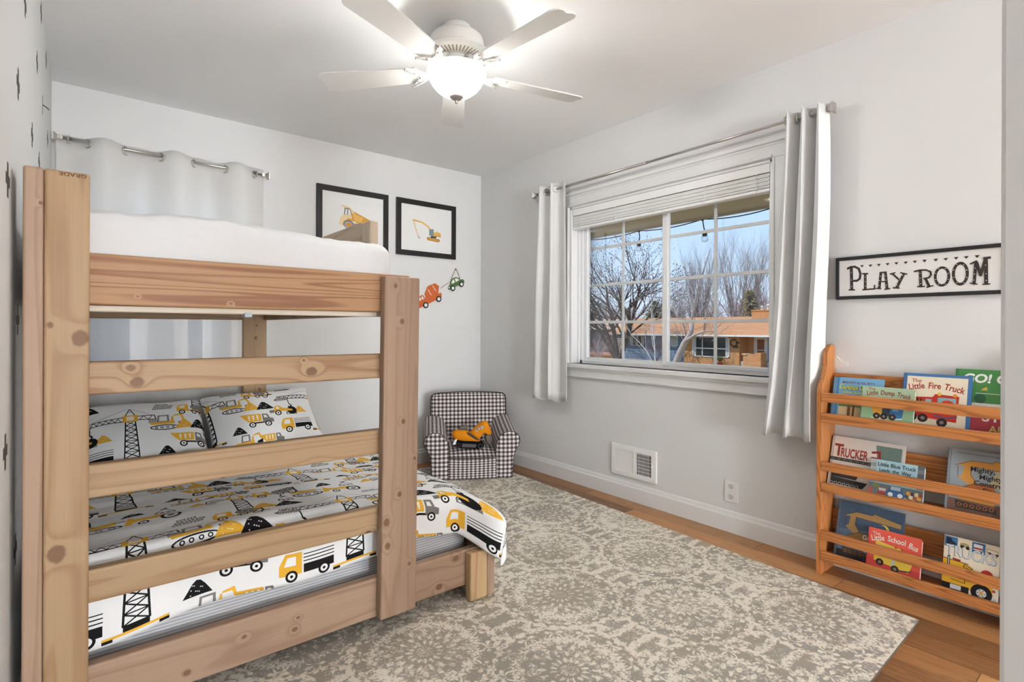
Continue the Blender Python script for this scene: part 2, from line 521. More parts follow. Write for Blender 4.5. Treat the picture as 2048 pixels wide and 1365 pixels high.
# ------------------------------------------------------------------ window behind the bunk bed
win2 = thing('window_2', 'window behind the white curtain beside the bunk bed', 'window', (-2.345, 0.05, BZ0)); win2['kind'] = 'structure'
g = G()
for x0, z0, x1, z1 in ((BX0, BZ0, BX0 + 0.05, BZ1), (BX1 - 0.05, BZ0, BX1, BZ1), (BX0, BZ0, BX1, BZ0 + 0.05), (BX0, BZ1 - 0.05, BX1, BZ1), (-2.37, BZ0, -2.32, BZ1)):
    g.box(x0, 0.05, z0, x1, 0.12, z1, 0.003)
g.build('window_frame', M_vinyl, win2)
g = G(); g.add([(BX0, 0.09, BZ0), (BX1, 0.09, BZ0), (BX1, 0.09, BZ1), (BX0, 0.09, BZ1)], [(0, 1, 2, 3)]); g.build('window_pane', M_glass, win2)
g = G()
for x0, z0, x1, z1 in ((BX0 - 0.09, BZ0 - 0.09, BX0, BZ1 + 0.09), (BX1, BZ0 - 0.09, BX1 + 0.09, BZ1 + 0.09), (BX0, BZ0 - 0.09, BX1, BZ0), (BX0, BZ1, BX1, BZ1 + 0.09)):
    g.box(x0, -0.018, z0, x1, 0.0, z1, 0.004)
g.build('trim_3', M_trim, kind='structure')

# ------------------------------------------------------------------ curtains, rods
def cloth_mat(name, col, trans=0.25, weave=900.0, rough=0.85, crease=0.0):
    b = NB(name, rough, 0.15)
    co = b.coord()
    nz = b.noise(co, weave, 1.0)
    n2 = b.noise(co, 6.0, 3.0)
    c = b.mix(n2, tuple(x * 0.97 for x in col), col)
    b.put(b.p.inputs['Base Color'], c)
    h = b.math('ADD', b.math('MULTIPLY', nz, 0.15), b.math('MULTIPLY', b.noise(co, 22.0, 3.0), crease))
    b.bump(h, 0.25, 0.004)
    if trans:
        t = b.t; out = t.nodes['Material Output']
        tl = b.n('ShaderNodeBsdfTranslucent', {0: (0.95, 0.92, 0.885, 1)}); mx = b.n('ShaderNodeMixShader', {0: trans})
        t.links.new(b.p.outputs[0], mx.inputs[1]); t.links.new(tl.outputs[0], mx.inputs[2]); t.links.new(mx.outputs[0], out.inputs[0])
    return b.m
M_curtain = cloth_mat('grey_white_curtain', (0.85, 0.85, 0.845), 0.12)
M_curtain_b = cloth_mat('white_curtain', (0.94, 0.94, 0.94), 0.55)

def solid(o, t=0.002):
    m = o.modifiers.new('thickness', 'SOLIDIFY'); m.thickness = t; m.offset = 0.0
    return o

def ring(g, c, nrm, R=0.022, r=0.0045, mi=0):
    n = Vector(nrm).normalized(); a = n.orthogonal().normalized(); b = n.cross(a)
    g.tube([Vector(c) + (a * math.cos(2 * PI * k / 20) + b * math.sin(2 * PI * k / 20)) * R for k in range(20)], r, 6, mi, closed=True)

def rod(name, label, p0, p1, brackets, nrm, r=0.009):
    p0, p1 = Vector(p0), Vector(p1); d = (p1 - p0).normalized()
    t = thing(name, label, 'curtain rod', (p0 + p1) / 2)
    g = G(); g.tube([p0, p0.lerp(p1, 0.5)], r, 12); g.tube([p0.lerp(p1, 0.5), p1], r * 0.82, 12)
    ob = g.build('pole', M_nickel, t)
    for p, s in ((p0, -1), (p1, 1)):
        g = G(); e = d * s
        a = Vector(nrm).normalized(); b = a.cross(e)
        def sq(off, h):
            return [p + e * off + a * (h * i) + b * (h * j) for i, j in ((-1, -1), (1, -1), (1, 1), (-1, 1))]
        prof = [(-0.004, 0.011), (0.010, 0.011), (0.012, 0.008), (0.018, 0.010), (0.034, 0.022), (0.040, 0.022)]
        V = []
        for o, h in prof: V += sq(o, h)
        F = [(i * 4 + k, i * 4 + (k + 1) % 4, (i + 1) * 4 + (k + 1) % 4, (i + 1) * 4 + k) for i in range(len(prof) - 1) for k in range(4)]
        F += [(3, 2, 1, 0), tuple(range((len(prof) - 1) * 4, len(prof) * 4))]
        g.add(V, F); g.build('finial', M_nickel, t)
    for q in brackets:
        q = Vector(q); a = Vector(nrm); g = G()
        wall = q - a * (a.dot(q))                   # foot of the bracket on the wall plane through the origin
        ring(g, q, d, r + 0.005, 0.004)
        e = d * 0.012
        def bx(pa, pb, hw, hz):
            c = [pa - d * hw, pa + d * hw, pb + d * hw, pb - d * hw]
            V = [v + Vector((0, 0, s)) for s in (-hz, hz) for v in c]
            g.add(V, [(3, 2, 1, 0), (4, 5, 6, 7), (0, 1, 5, 4), (1, 2, 6, 5), (2, 3, 7, 6), (3, 0, 4, 7)])
        bx(q - Vector((0, 0, 0.012)), wall - Vector((0, 0, 0.012)), 0.008, 0.004)
        bx(wall + a * 0.004 - Vector((0, 0, 0.02)), wall - Vector((0, 0, 0.02)), 0.010, 0.032)
        g.build('bracket', M_nickel, t)
    return t

rod('curtain_rod', 'thin brushed nickel rod above the sunny window on the right wall', (-0.09, -0.85, 2.098), (-0.09, -2.835, 2.104), [(-0.09, -0.885, 2.098), (-0.09, -2.775, 2.104)], (-1, 0, 0))
rod('curtain_rod', 'brushed nickel rod with square ends on the back wall above the bunk bed', (-2.826, -0.10, 2.112), (-1.822, -0.10, 2.096), [(-2.80, -0.10, 2.1115), (-1.86, -0.10, 2.0965)], (0, -1, 0), 0.010)

def curtain(name, label, mt, fn, nu, nv, grom, origin, parent_mat=None):
    g = G(); g.sheet(fn, nu, nv)
    o = g.build(name, mt, None, origin, label, 'curtain')
    solid(o, 0.0025)
    for c, n in grom:
        gg = G(); ring(gg, c, n); gg.build('grommet', M_nickel, o)
    return o

# back wall: fabric weaves in front of and behind the rod
def fn_back(u, v):
    x = -2.852 + u * 1.045
    z = 2.135 - v * 2.06
    z += (0.006 * math.sin(u * 40.0)) * (1 - v)
    ph = PI * (x + 2.718) / 0.169
    a = 0.044 * (1 - 0.25 * v)
    y = -0.096 - a * math.sin(ph + 0.5 * v * math.sin(x * 9.0)) + 0.006 * math.sin(31.0 * x + 5.0 * v) * v
    x2 = x + 0.018 * math.sin(2 * ph) * v - 0.05 * v * max(0.0, u - 0.6)
    y = max(y, -0.150) if v < 0.3 else max(y, -0.128)
    s = max(0.0, min(1.0, (v - 0.16) / 0.14)); s = s * s * (3 - 2 * s)          # lower down it hangs flat between wall and bed
    yl = max(-0.081, min(-0.026, -0.053 + (y + 0.096) * 0.85))
    return (x2, y * (1 - s) + yl * s, z)
gr = []
for k in range(6):
    x = -2.718 + 0.169 * k
    gr.append(((x, -0.096, 2.104 - 0.0155 * (x + 2.84)), (1.0, (0.75 if k % 2 == 0 else -0.75), 0)))
curtain('curtain', 'white grommet curtain on the back wall behind the bunk bed', M_curtain_b, fn_back, 150, 30, gr, (-2.33, -0.09, 0.07))

# right wall, far side of the window
def fn_far(u, v):
    top = -0.845 - 0.315 * u; bot = -0.760 - 0.425 * u
    y = top + (bot - top) * v
    ph = u * 2 * PI * 2.6
    a = 0.040 * (1 - 0.9 * max(0, u - 0.62) / 0.38)
    x = -0.088 + a * math.sin(ph + 0.9) + 0.008 * math.sin(7 * v + 9 * u) * v
    if u > 0.62: x = x * 0.55 + (-0.086 - 0.035 * (u - 0.62) / 0.38) * 0.45
    return (min(x, -0.030), y, 2.142 - v * (1.565 + 0.012 * math.cos(ph)))
curtain('curtain', 'pale grey curtain gathered at the far side of the sunny window', M_curtain, fn_far, 100, 26,
        [((-0.097, -1.062, 2.098), (0.85, 0.6, 0)), ((-0.09, -0.955, 2.098), (0.4, 1, 0)), ((-0.09, -0.893, 2.098), (0.2, 1, 0))], (-0.09, -1.0, 0.57))

# right wall, near side of the window, beside the bookshelf
def fn_near(u, v):
    top = -2.662 - 0.186 * u; bot = -2.555 - 0.270 * u
    w = v ** 1.6
    y = top + (bot - top) * w
    ph = u * 2 * PI * 2.7
    a = 0.046 + 0.008 * v
    sn = math.sin(ph - 0.9 + 0.35 * math.sin(3.2 * v)); sn = math.copysign(abs(sn) ** 0.72, sn)
    x = -0.100 - a * sn + 0.010 * math.sin(5 * v + 8 * u) * v
    y += 0.016 * math.sin(2 * ph + 1.0) * (0.5 + 0.5 * v) + 0.010 * math.sin(6 * v + 4 * u) * v
    return (min(x, -0.034), y, 2.130 + 0.004 * math.sin(3 * ph) * (1 - v) - v * (1.55 + 0.012 * math.cos(ph)))
curtain('curtain', 'pale grey curtain hanging in deep folds beside the wooden bookshelf', M_curtain, fn_near, 140, 30,
        [((-0.092, -2.672, 2.103), (0.5, 1, 0)), ((-0.092, -2.715, 2.103), (-0.3, 1, 0)), ((-0.092, -2.755, 2.103), (0.3, 1, 0))], (-0.09, -2.72, 0.59))

# ------------------------------------------------------------------ floor register and outlet
vt = thing('vent_register', 'white metal air vent low on the wall under the window', 'air vent', (0, -1.686, 0.25))
M_vent = mat('vent_enamel', (0.88, 0.87, 0.85), 0.4)
g = G()
y0, y1, z0, z1 = -1.862, -1.512, 0.150, 0.346
for a in ((y0, z0, y1, z0 + 0.028), (y0, z1 - 0.032, y1, z1), (y0, z0 + 0.028, y0 + 0.036, z1 - 0.032), (y1 - 0.028, z0 + 0.028, y1, z1 - 0.032), (-1.708, z0 + 0.028, -1.690, z1 - 0.032)):
    g.box(-0.012, a[0], a[1], 0.0, a[2], a[3])
g.box(-0.0135, y0 + 0.004, z0 + 0.004, -0.012, y1 - 0.004, z0 + 0.024); g.box(-0.0135, y0 + 0.004, z1 - 0.028, -0.012, y1 - 0.004, z1 - 0.004)
g.build('face_plate', M_vent, vt)
g = G(); g.box(-0.0015, y0 + 0.02, z0 + 0.02, 0.0005, y1 - 0.02, z1 - 0.02); g.build('duct_opening', M_dark, vt)
g = G()
for k in range(11):
    yy = -1.544 - k * 0.0135
    g.add([(-0.010, yy, z0 + 0.026), (-0.001, yy - 0.0112, z0 + 0.026), (-0.001, yy - 0.0112, z1 - 0.03), (-0.010, yy, z1 - 0.03)], [(0, 1, 2, 3)])
g.build('left_louvers', M_vent, vt)
g = G()
for k in range(11):
    yy = -1.716 - k * 0.0108
    g.box(-0.0085, yy - 0.0011, z0 + 0.028, -0.0060, yy + 0.0011, z1 - 0.032)
for k in range(6):
    zz = z0 + 0.05 + k * 0.0215
    g.box(-0.0058, y0 + 0.036, zz - 0.0008, -0.0040, -1.708, zz + 0.0008)
g.build('right_louvers', M_vent, vt)
g = G(); g.box(-0.020, -1.838, 0.236, -0.010, -1.833, 0.262, 0.001); g.build('damper_lever', M_vent, vt)
for yy in (-1.524, -1.850):
    g = G(); g.lathe([(0, -0.0145), (0.003, -0.0140), (0.004, -0.012)], (0, yy, 0.25), 10, axis='X'); g.build('screw', M_vent, vt)

ou = thing('wall_outlet', 'white duplex power outlet on the wall between vent and bookshelf', 'outlet', (0, -2.342, 0.219))
g = G(); g.box(-0.006, -2.381, 0.160, 0.0, -2.303, 0.278, 0.004, 3); g.build('cover_plate', M_trim, ou)
M_slot = mat('outlet_face', (0.66, 0.63, 0.58), 0.4)
for zc in (0.247, 0.191):
    g = G(); fr = frame((-0.0062, -2.342, zc), (0, -1, 0), (0, 0, 1), (-1, 0, 0))
    pol = [(0.0165 * math.cos(2 * PI * k / 28), max(-0.0135, min(0.0135, 0.0172 * math.sin(2 * PI * k / 28)))) for k in range(28)]
    g.prism(pol, fr, 0, 0.0016)
    s_ = g.build('socket', M_slot, ou)
    g = G()
    for a, h in ((-0.0065, 0.0075), (0.0065, 0.006)):
        g.flat([(a - 0.001, -0.001), (a + 0.001, -0.001), (a + 0.001, h), (a - 0.001, h)], fr, 0.0018)
    g.disc((0, -0.0075), 0.0024, fr, 0.0018, 0, 10)
    g.build('slots', M_dark, s_)
g = G(); g.lathe([(0, -0.0075), (0.0028, -0.0070), (0.0032, -0.006)], (0, -2.342, 0.219), 10, axis='X'); g.build('screw', M_nickel, ou)

# ------------------------------------------------------------------ grey cross stickers on the left wall
M_cross = mat('grey_cross_sticker', (0.045, 0.045, 0.04), 0.6)
for k, (y, z) in enumerate([(-0.954, 2.372), (-0.568, 2.330), (-1.716, 2.050), (-1.184, 2.081), (-0.828, 2.038), (-0.408, 2.009), (-1.925, 1.737), (-1.421, 1.744), (-1.046, 1.742),
                            (-2.168, 1.431), (-1.60, 1.40), (-1.914, 1.114), (-2.20, 0.815), (-1.96, 0.518)]):
    g = G(); s = 0.040; w = 0.0125
    fr = frame((-2.872, y, z), (0, 1, 0), (0, 0, 1), (1, 0, 0))
    pol = [(-w, -s), (w, -s), (w, -w), (s, -w), (s, w), (w, w), (w, s), (-w, s), (-w, w), (-s, w), (-s, -w), (-w, -w)]
    if k == 4:                                                # one arm has come loose
        g.prism([(-w * .6, -s), (w * .6, -s), (w * .6, s), (-w * .6, s)], fr, 0.0002, 0.0008)
        g.tube([fr(0, 0, 0.001), fr(0.016, -0.002, 0.012), fr(0.03, -0.006, 0.020)], 0.0022, 6)
        lab = 'grey cross sticker with one arm peeling off the left wall, high up'
        grp = None
    else:
        g.prism(pol, fr, 0.0002, 0.0008); lab = 'small grey cross sticker lying flat on the white left wall'; grp = 'cross stickers on the left wall'
    g.build('wall_sticker', M_cross, None, (-2.872, y, z), lab, 'sticker', grp)

# ------------------------------------------------------------------ ceiling fan
FC = Vector((-1.441, -1.831, 0))
fan = thing('ceiling_fan', 'white five-bladed ceiling fan with a lit alabaster bowl', 'ceiling fan', (FC.x, FC.y, 2.44))
M_fan = mat('fan_white', (0.80, 0.785, 0.75), 0.4)
M_blade = mat('fan_blade_white', (0.78, 0.77, 0.745), 0.5)
g = G(); g.lathe([(0.0, 2.44), (0.062, 2.44), (0.066, 2.435), (0.062, 2.425), (0.060, 2.395), (0.0, 2.392)], (FC.x, FC.y, 0), 40); g.build('canopy', M_fan, fan)
g = G(); g.lathe([(0.0, 2.402), (0.070, 2.402), (0.095, 2.398), (0.116, 2.388), (0.121, 2.372), (0.121, 2.340), (0.116, 2.330), (0.0, 2.330)], (FC.x, FC.y, 0), 48); g.build('motor_housing', M_fan, fan)
g = G(); g.lathe([(0.10, 2.332), (0.140, 2.322), (0.149, 2.316), (0.147, 2.309), (0.130, 2.300), (0.078, 2.292), (0.0, 2.292)], (FC.x, FC.y, 0), 60)
for k in range(44):
    a = 2 * PI * k / 44; ca, sa = math.cos(a), math.sin(a)
    def pt(r, t, z): return (FC.x + r * ca - t * sa, FC.y + r * sa + t * ca, z)
    g.add([pt(0.084, -0.0019, 2.2920), pt(0.124, -0.0026, 2.2982), pt(0.124, 0.0026, 2.2982), pt(0.084, 0.0019, 2.2920)], [(0, 1, 2, 3)], 1)
g.build('vented_ring', [M_fan, mat('vent_slot', (0.30, 0.22, 0.14), 0.8)], fan)
g = G(); g.lathe([(0.0, 2.295), (0.066, 2.295), (0.068, 2.290), (0.060, 2.282), (0.058, 2.262), (0.064, 2.250), (0.0, 2.248)], (FC.x, FC.y, 0), 40)
for k in range(10):
    a = 2 * PI * (k + 0.5) / 10
    g.ball((FC.x + 0.059 * math.cos(a), FC.y + 0.059 * math.sin(a), 2.274), 0.007, 8, 1, (0.5, 0.5, 1))
g.build('switch_housing', [M_fan, mat('switch_slot', (0.36, 0.25, 0.15), 0.7)], fan)

def bowl_mat():
    b = NB('lit_alabaster_bowl', 0.3, 0.4)
    co = b.coord()
    nz = b.noise(co, 11.0, 4.0, 0.6, 1.2)
    x, y, z = b.sep(co)
    c = b.mix(nz, (1.0, 0.93, 0.84), (1.0, 0.97, 0.92))
    t = b.t; out = t.nodes['Material Output']
    em = b.n('ShaderNodeEmission', {0: c, 1: b.math('ADD', 0.80, b.math('MULTIPLY', nz, 0.5))})
    tl = b.n('ShaderNodeBsdfTranslucent', {0: (0.9, 0.86, 0.80, 1)})
    tr = b.n('ShaderNodeBsdfTransparent', {0: (1.0, 0.985, 0.96, 1)})
    a1 = b.n('ShaderNodeMixShader', {0: 0.72}); a2 = b.n('ShaderNodeMixShader', {0: 0.06})
    t.links.new(em.outputs[0], a2.inputs[1]); t.links.new(tl.outputs[0], a2.inputs[2])
    t.links.new(tr.outputs[0], a1.inputs[1]); t.links.new(a2.outputs[0], a1.inputs[2])
    t.links.new(a1.outputs[0], out.inputs[0])
    return b.m
g = G(); g.lathe([(0.127, 2.246), (0.1315, 2.242), (0.1315, 2.232), (0.127, 2.220), (0.125, 2.216), (0.122, 2.205), (0.112, 2.186), (0.095, 2.164), (0.072, 2.146), (0.045, 2.134), (0.018, 2.128)], (FC.x, FC.y, 0), 56)
bowl = g.build('light_bowl', bowl_mat(), fan)
g = G(); g.lathe([(0.018, 2.134), (0.031, 2.131), (0.030, 2.126), (0.022, 2.119), (0.012, 2.114), (0.006, 2.110), (0.007, 2.104), (0.005, 2.099), (0.0, 2.097)], (FC.x, FC.y, 0), 24)
g.build('finial', mat('finial_nickel', (0.50, 0.48, 0.45), 0.35, 0.8), bowl)
g = G(); g.lathe([(0.0, 2.2475), (0.114, 2.2475), (0.114, 2.2455), (0.0, 2.2455)], (FC.x, FC.y, 0), 40); g.build('uplight_stop', M_fan, fan)  # added plate over the bowl, keeps the bulb's light off the ceiling
for k in range(5):
    th = math.radians(-84.5 + 72 * k); ca, sa = math.cos(th), math.sin(th); pit = math.radians(11)
    U = Vector((ca, sa, 0)); W = Vector((-sa, ca, 0)); N = Vector((0, 0, 1))
    W2 = W * math.cos(pit) + N * math.sin(pit); N2 = N * math.cos(pit) - W * math.sin(pit)
    fr = frame((FC.x, FC.y, 2.240), U, W2, N2)
    def prof(t):
        r = 0.175 + t * (0.640 - 0.175); return r, 0.050 + 0.017 * t
    lo = []; hi = []
    for i in range(13):
        r, h = prof(i / 12 * 0.94); lo.append((r, -h)); hi.append((r, h))
    tip = [(0.628, 0.060), (0.640, 0.047), (0.643, 0.028), (0.637, 0.012), (0.633, 0.0), (0.637, -0.012), (0.643, -0.028), (0.640, -0.047), (0.628, -0.060)]
    root = [(0.180, 0.046), (0.172, 0.030), (0.170, 0.0), (0.172, -0.030), (0.180, -0.046)]
    pol = lo + tip[::-1] + hi[::-1] + root[1:4]
    b_ = G(); b_.prism(pol, fr, -0.003, 0.003); b_.build('blade', M_blade, fan)
    br = G()                                                   # ornate bracket under the blade
    fr2 = frame((FC.x, FC.y, 2.2345), U, W2, N2)
    half = [(0.168, 0.0), (0.168, 0.012), (0.178, 0.020), (0.190, 0.024), (0.200, 0.034), (0.215, 0.052), (0.222, 0.060), (0.214, 0.062), (0.196, 0.055), (0.176, 0.046), (0.158, 0.036), (0.146, 0.026), (0.135, 0.018), (0.115, 0.014), (0.085, 0.013)]
    pol = half + [(a, -b) for a, b in half[::-1] if b > 0]
    br.prism(pol, fr2, -0.006, 0.0)
    for s in (1, -1):
        br.tube([fr2(0.222, s * 0.060, -0.006), fr2(0.204, s * 0.050, -0.008), fr2(0.186, s * 0.042, -0.009), fr2(0.166, s * 0.030, -0.009), fr2(0.150, s * 0.018, -0.008), fr2(0.125, s * 0.010, -0.006)], 0.0035, 6)
        br.tube([fr2(0.172, s * 0.012, -0.007), fr2(0.186, s * 0.018, -0.008), fr2(0.182, s * 0.030, -0.008), fr2(0.170, s * 0.024, -0.007)], 0.0025, 6)
    br.tube([(FC.x + 0.07 * ca, FC.y + 0.07 * sa, 2.288), (FC.x + 0.095 * ca, FC.y + 0.095 * sa, 2.276), fr2(0.115, 0, 0.012), fr2(0.135, 0, -0.002)], 0.011, 8)
    ob = br.build('blade_bracket', M_fan, fan)
    for a, b in ((0.218, 0.059), (0.218, -0.059), (0.180, 0.0)):
        sc = G(); sc.ball(tuple(fr2(a, b, -0.008)), 0.0045, 8); sc.build('screw', mat('bracket_screw', (0.35, 0.33, 0.31), 0.4, 0.7), ob)
lamp = bpy.data.lights.new('fan_light', 'POINT'); lamp.energy = FAN_POWER; lamp.shadow_soft_size = 0.075; lamp.color = (0.985, 0.985, 0.98)
lo_ = bpy.data.objects.new('fan_light', lamp); COL.objects.link(lo_); lo_.parent = fan; lo_.location = (0, 0, 2.205 - 2.44)

# added fill lights shaped as paper columns in the open hall, out of view
def fill_mat(k):
    b = NB('fill_glow'); t = b.t
    em = b.n('ShaderNodeEmission', {0: (0.885, 0.955, 1.0, 1), 1: k}); t.links.new(em.outputs[0], t.nodes['Material Output'].inputs[0]); return b.m
for HX, lab, k in ((-2.45, 'added fill light shaped as a tall paper column at the left of the hall', 1.18), (-0.70, 'added fill light shaped as a tall paper column at the right of the hall', 0.30)):
    HY = -9.3
    hl = thing('fill_lamp', lab, 'floor lamp', (HX, HY, 0.0))
    g = G(); g.lathe([(0.0, 0.0), (0.15, 0.0), (0.15, 0.015), (0.03, 0.03), (0.0, 0.03)], (HX, HY, 0), 32); g.build('base', M_nickel, hl)
    g = G(); g.tube([(HX, HY, 0.03), (HX, HY, 0.19)], 0.012, 12); g.build('pole', M_nickel, hl)
    g = G(); g.lathe([(0.0, 0.18), (0.22, 0.18), (0.25, 0.28), (0.25, 1.25), (0.22, 1.35), (0.0, 1.35)], (HX, HY, 0), 32); g.build('fill_column', fill_mat(HALL_FILL * k), hl)

# ------------------------------------------------------------------ bunk bed of sawn timber
bed = thing('bunk_bed', 'natural pine bunk bed with a slatted end and a wider lower bunk', 'bunk bed', (-2.13, -1.1, 0.0))
BO = ORG[bed.name]
PL, PD = srgb(168, 139, 106), srgb(138, 100, 68)
OL, OD = srgb(170, 131, 94), srgb(132, 86, 56)
KL, KD = srgb(166, 138, 116), srgb(134, 102, 80)
_seed = [1.0]
def board(name, x0, y0, z0, x1, y1, z1, axis, knots=(), tone=(PL, PD), rings=11.0, contrast=0.5, vaxis=None, lean=0.0, bev=0.006, across=7.0, parent=None):
    _seed[0] += 3.37
    off = BO['XYZ'.index(axis)]
    va = vaxis or ('Z' if axis != 'Z' else 'X')
    kn = [(k[0] - off, k[1] - BO['XYZ'.index(va)], k[2]) for k in knots]
    m = wood('pine_board', axis, tone[0], tone[1], _seed[0], kn, rings, across, vaxis=va, contrast=contrast)
    g = G(); g.box(x0, y0, z0, x1, y1, z1, bev, 3)
    if lean:
        g.V = [(x + lean * (z - z0), y, z) for x, y, z in g.V]
    return g.build(name, m, parent or bed)
YF = -2.100
# upper bunk corner posts
board('post', -2.812, YF, 0.012, -2.7235, YF + 0.038, 1.487, 'Z', [(1.067, -2.742, 0.017), (0.530, -2.786, 0.018), (1.10, -2.800, 0.006)], (PL, PD), 9.0, 0.42)
board('post', -2.851, YF + 0.002, 0.012, -2.8125, YF + 0.140, 1.488, 'Z', [(1.40, -2.818, 0.004)], (KL, KD), 10.0, 0.4)
pst = board('post', -1.921, YF, 0.068, -1.782, YF + 0.038, 1.281, 'Z', [(1.247, -1.868, 0.007), (1.120, -1.842, 0.008), (0.760, -1.836, 0.008), (0.500, -1.85, 0.008), (0.41, -1.90, 0.012), (0.325, -1.895, 0.010), (0.62, -1.79, 0.005), (0.24, -1.81, 0.006)], (KL, KD), 13.0, 0.34, lean=0.010)
board('post', -1.948, -0.160, 0.012, -1.808, -0.122, 1.50, 'Z', [(1.03, -1.875, 0.010), (1.11, -1.87, 0.006), (0.70, -1.85, 0.008)], (PL, PD), 10.0, 0.3)
board('post', -2.851, -0.160, 0.012, -2.712, -0.122, 1.487, 'Z', (), (PL, PD), 10.0, 0.3)
# rails of the end facing the room
YR0, YR1 = -2.061, -2.023
board('end_rail', -2.851, YR0, 1.153, -1.79, YR1, 1.291, 'X', [(-2.39, 1.168, 0.003), (-2.62, 1.18, 0.002)], (OL, OD), 15.0, 0.75, across=11.0)
board('end_rail', -2.851, YR0, 0.917, -1.79, YR1, 1.004, 'X', [(-2.62, 0.945, 0.014), (-2.635, 0.985, 0.009), (-2.150, 0.952, 0.015), (-2.175, 0.990, 0.004)], (PL, OD), 9.0, 0.5)
board('end_rail', -2.851, YR0, 0.645, -1.79, YR1, 0.733, 'X', [(-2.13, 0.62, 0.02)], (PL, PD), 14.0, 0.42, across=9.0)
board('end_rail', -2.851, YR0, 0.370, -1.79, YR1, 0.457, 'X', [(-1.95, 0.37, 0.012)], (PL, PD), 14.0, 0.45, across=9.0)
board('bed_end', -2.851, YR0, 0.066, -1.458, YR1, 0.206, 'X', [(-2.2, 0.12, 0.008), (-2.35, 0.15, 0.006), (-2.5, 0.10, 0.008), (-2.19, 0.155, 0.005), (-1.585, 0.185, 0.012), (-1.66, 0.095, 0.012)], (KL, KD), 9.0, 0.45)
# ledger and slats under the upper mattress
board('ledger', -2.80, -2.022, 1.137, -1.83, -1.984, 1.180, 'X', (), (srgb(224, 212, 194), srgb(204, 186, 160)), 8.0, 0.2)
for k in range(9):
    board('slat', -2.80, -1.92 + k * 0.21, 1.180, -1.83, -1.84 + k * 0.21, 1.198, 'X', (), (srgb(220, 206, 186), PD), 8.0, 0.2)
board('side_rail', -1.828, -2.022, 1.145, -1.790, -0.162, 1.285, 'Y', [(-1.4, 1.15, 0.01), (-1.0, 1.16, 0.008)], (PL, PD), 11.0, 0.5)
board('side_rail', -2.848, -1.955, 1.145, -2.812, -0.162, 1.285, 'Y', (), (PL, PD), 11.0, 0.5)
board('end_rail', -2.848, -0.122, 1.145, -1.79, -0.086, 1.285, 'X', (), (PL, PD), 11.0, 0.5)
g = G(); g.box(-2.345, -2.030, 1.128, -2.323, -1.985, 1.142, 0.002)
g.build('corner_clip', mat('grey_blue_clip', srgb(180, 190, 200), 0.5), bed)
# guard rail on the room side
board('guard_rail', -1.828, -1.700, 1.40, -1.790, -0.162, 1.541, 'Y', [(-1.3, 1.45, 0.008)], (srgb(188, 168, 144), srgb(156, 132, 106)), 9.0, 0.45)
board('guard_post', -1.828, -1.790, 1.286, -1.792, -1.702, 1.536, 'Z', (), (srgb(194, 178, 156), srgb(166, 142, 118)), 9.0, 0.3)
# lower bunk
board('leg', -1.540, YF, 0.012, -1.4575, YF + 0.038, 0.203, 'Z', (), (srgb(192, 162, 122), srgb(160, 118, 78)), 7.0, 0.5)
board('leg', -1.456, YF + 0.002, 0.012, -1.419, YF + 0.142, 0.206, 'Z', (), (KL, KD), 8.0, 0.4)
board('leg', -1.540, -0.20, 0.012, -1.42, -0.162, 0.206, 'Z', (), (KL, KD), 8.0, 0.4)
board('side_rail', -1.458, -1.955, 0.066, -1.420, -0.20, 0.206, 'Y', (), (KL, KD), 8.0, 0.4)
board('side_rail', -2.848, -1.955, 0.066, -2.812, -0.162, 0.206, 'Y', (), (KL, KD), 8.0, 0.4)
board('bed_end', -2.81, -0.122, 0.066, -1.42, -0.086, 0.206, 'X', (), (KL, KD), 8.0, 0.4)
for k in range(9):
    board('slat', -2.81, -1.95 + k * 0.21, 0.095, -1.46, -1.87 + k * 0.21, 0.113, 'X', (), (PL, PD), 8.0, 0.3)
# lumber stamp printed on the top of the front post, upside down
fr = frame((-2.727, YF - 0.0004, 1.482), (-1, 0, 0), (0, 0, -1), (0, -1, 0))
g = G(); g.text('GRADE', fr, 0.003, -0.001, 0.013, 0.0, 0, 0.02, fit=0.054)
g.build('lumber_stamp', mat('stamp_ink', srgb(92, 66, 44), 0.8), bed)

# ------------------------------------------------------------------ mattresses
def fbm(p, s, seed=0.0):
    q = Vector((p[0] * s + seed, p[1] * s + seed * 2.3, p[2] * s))
    return mnoise.noise(q) + 0.5 * mnoise.noise(q * 2.1) + 0.25 * mnoise.noise(q * 4.3)

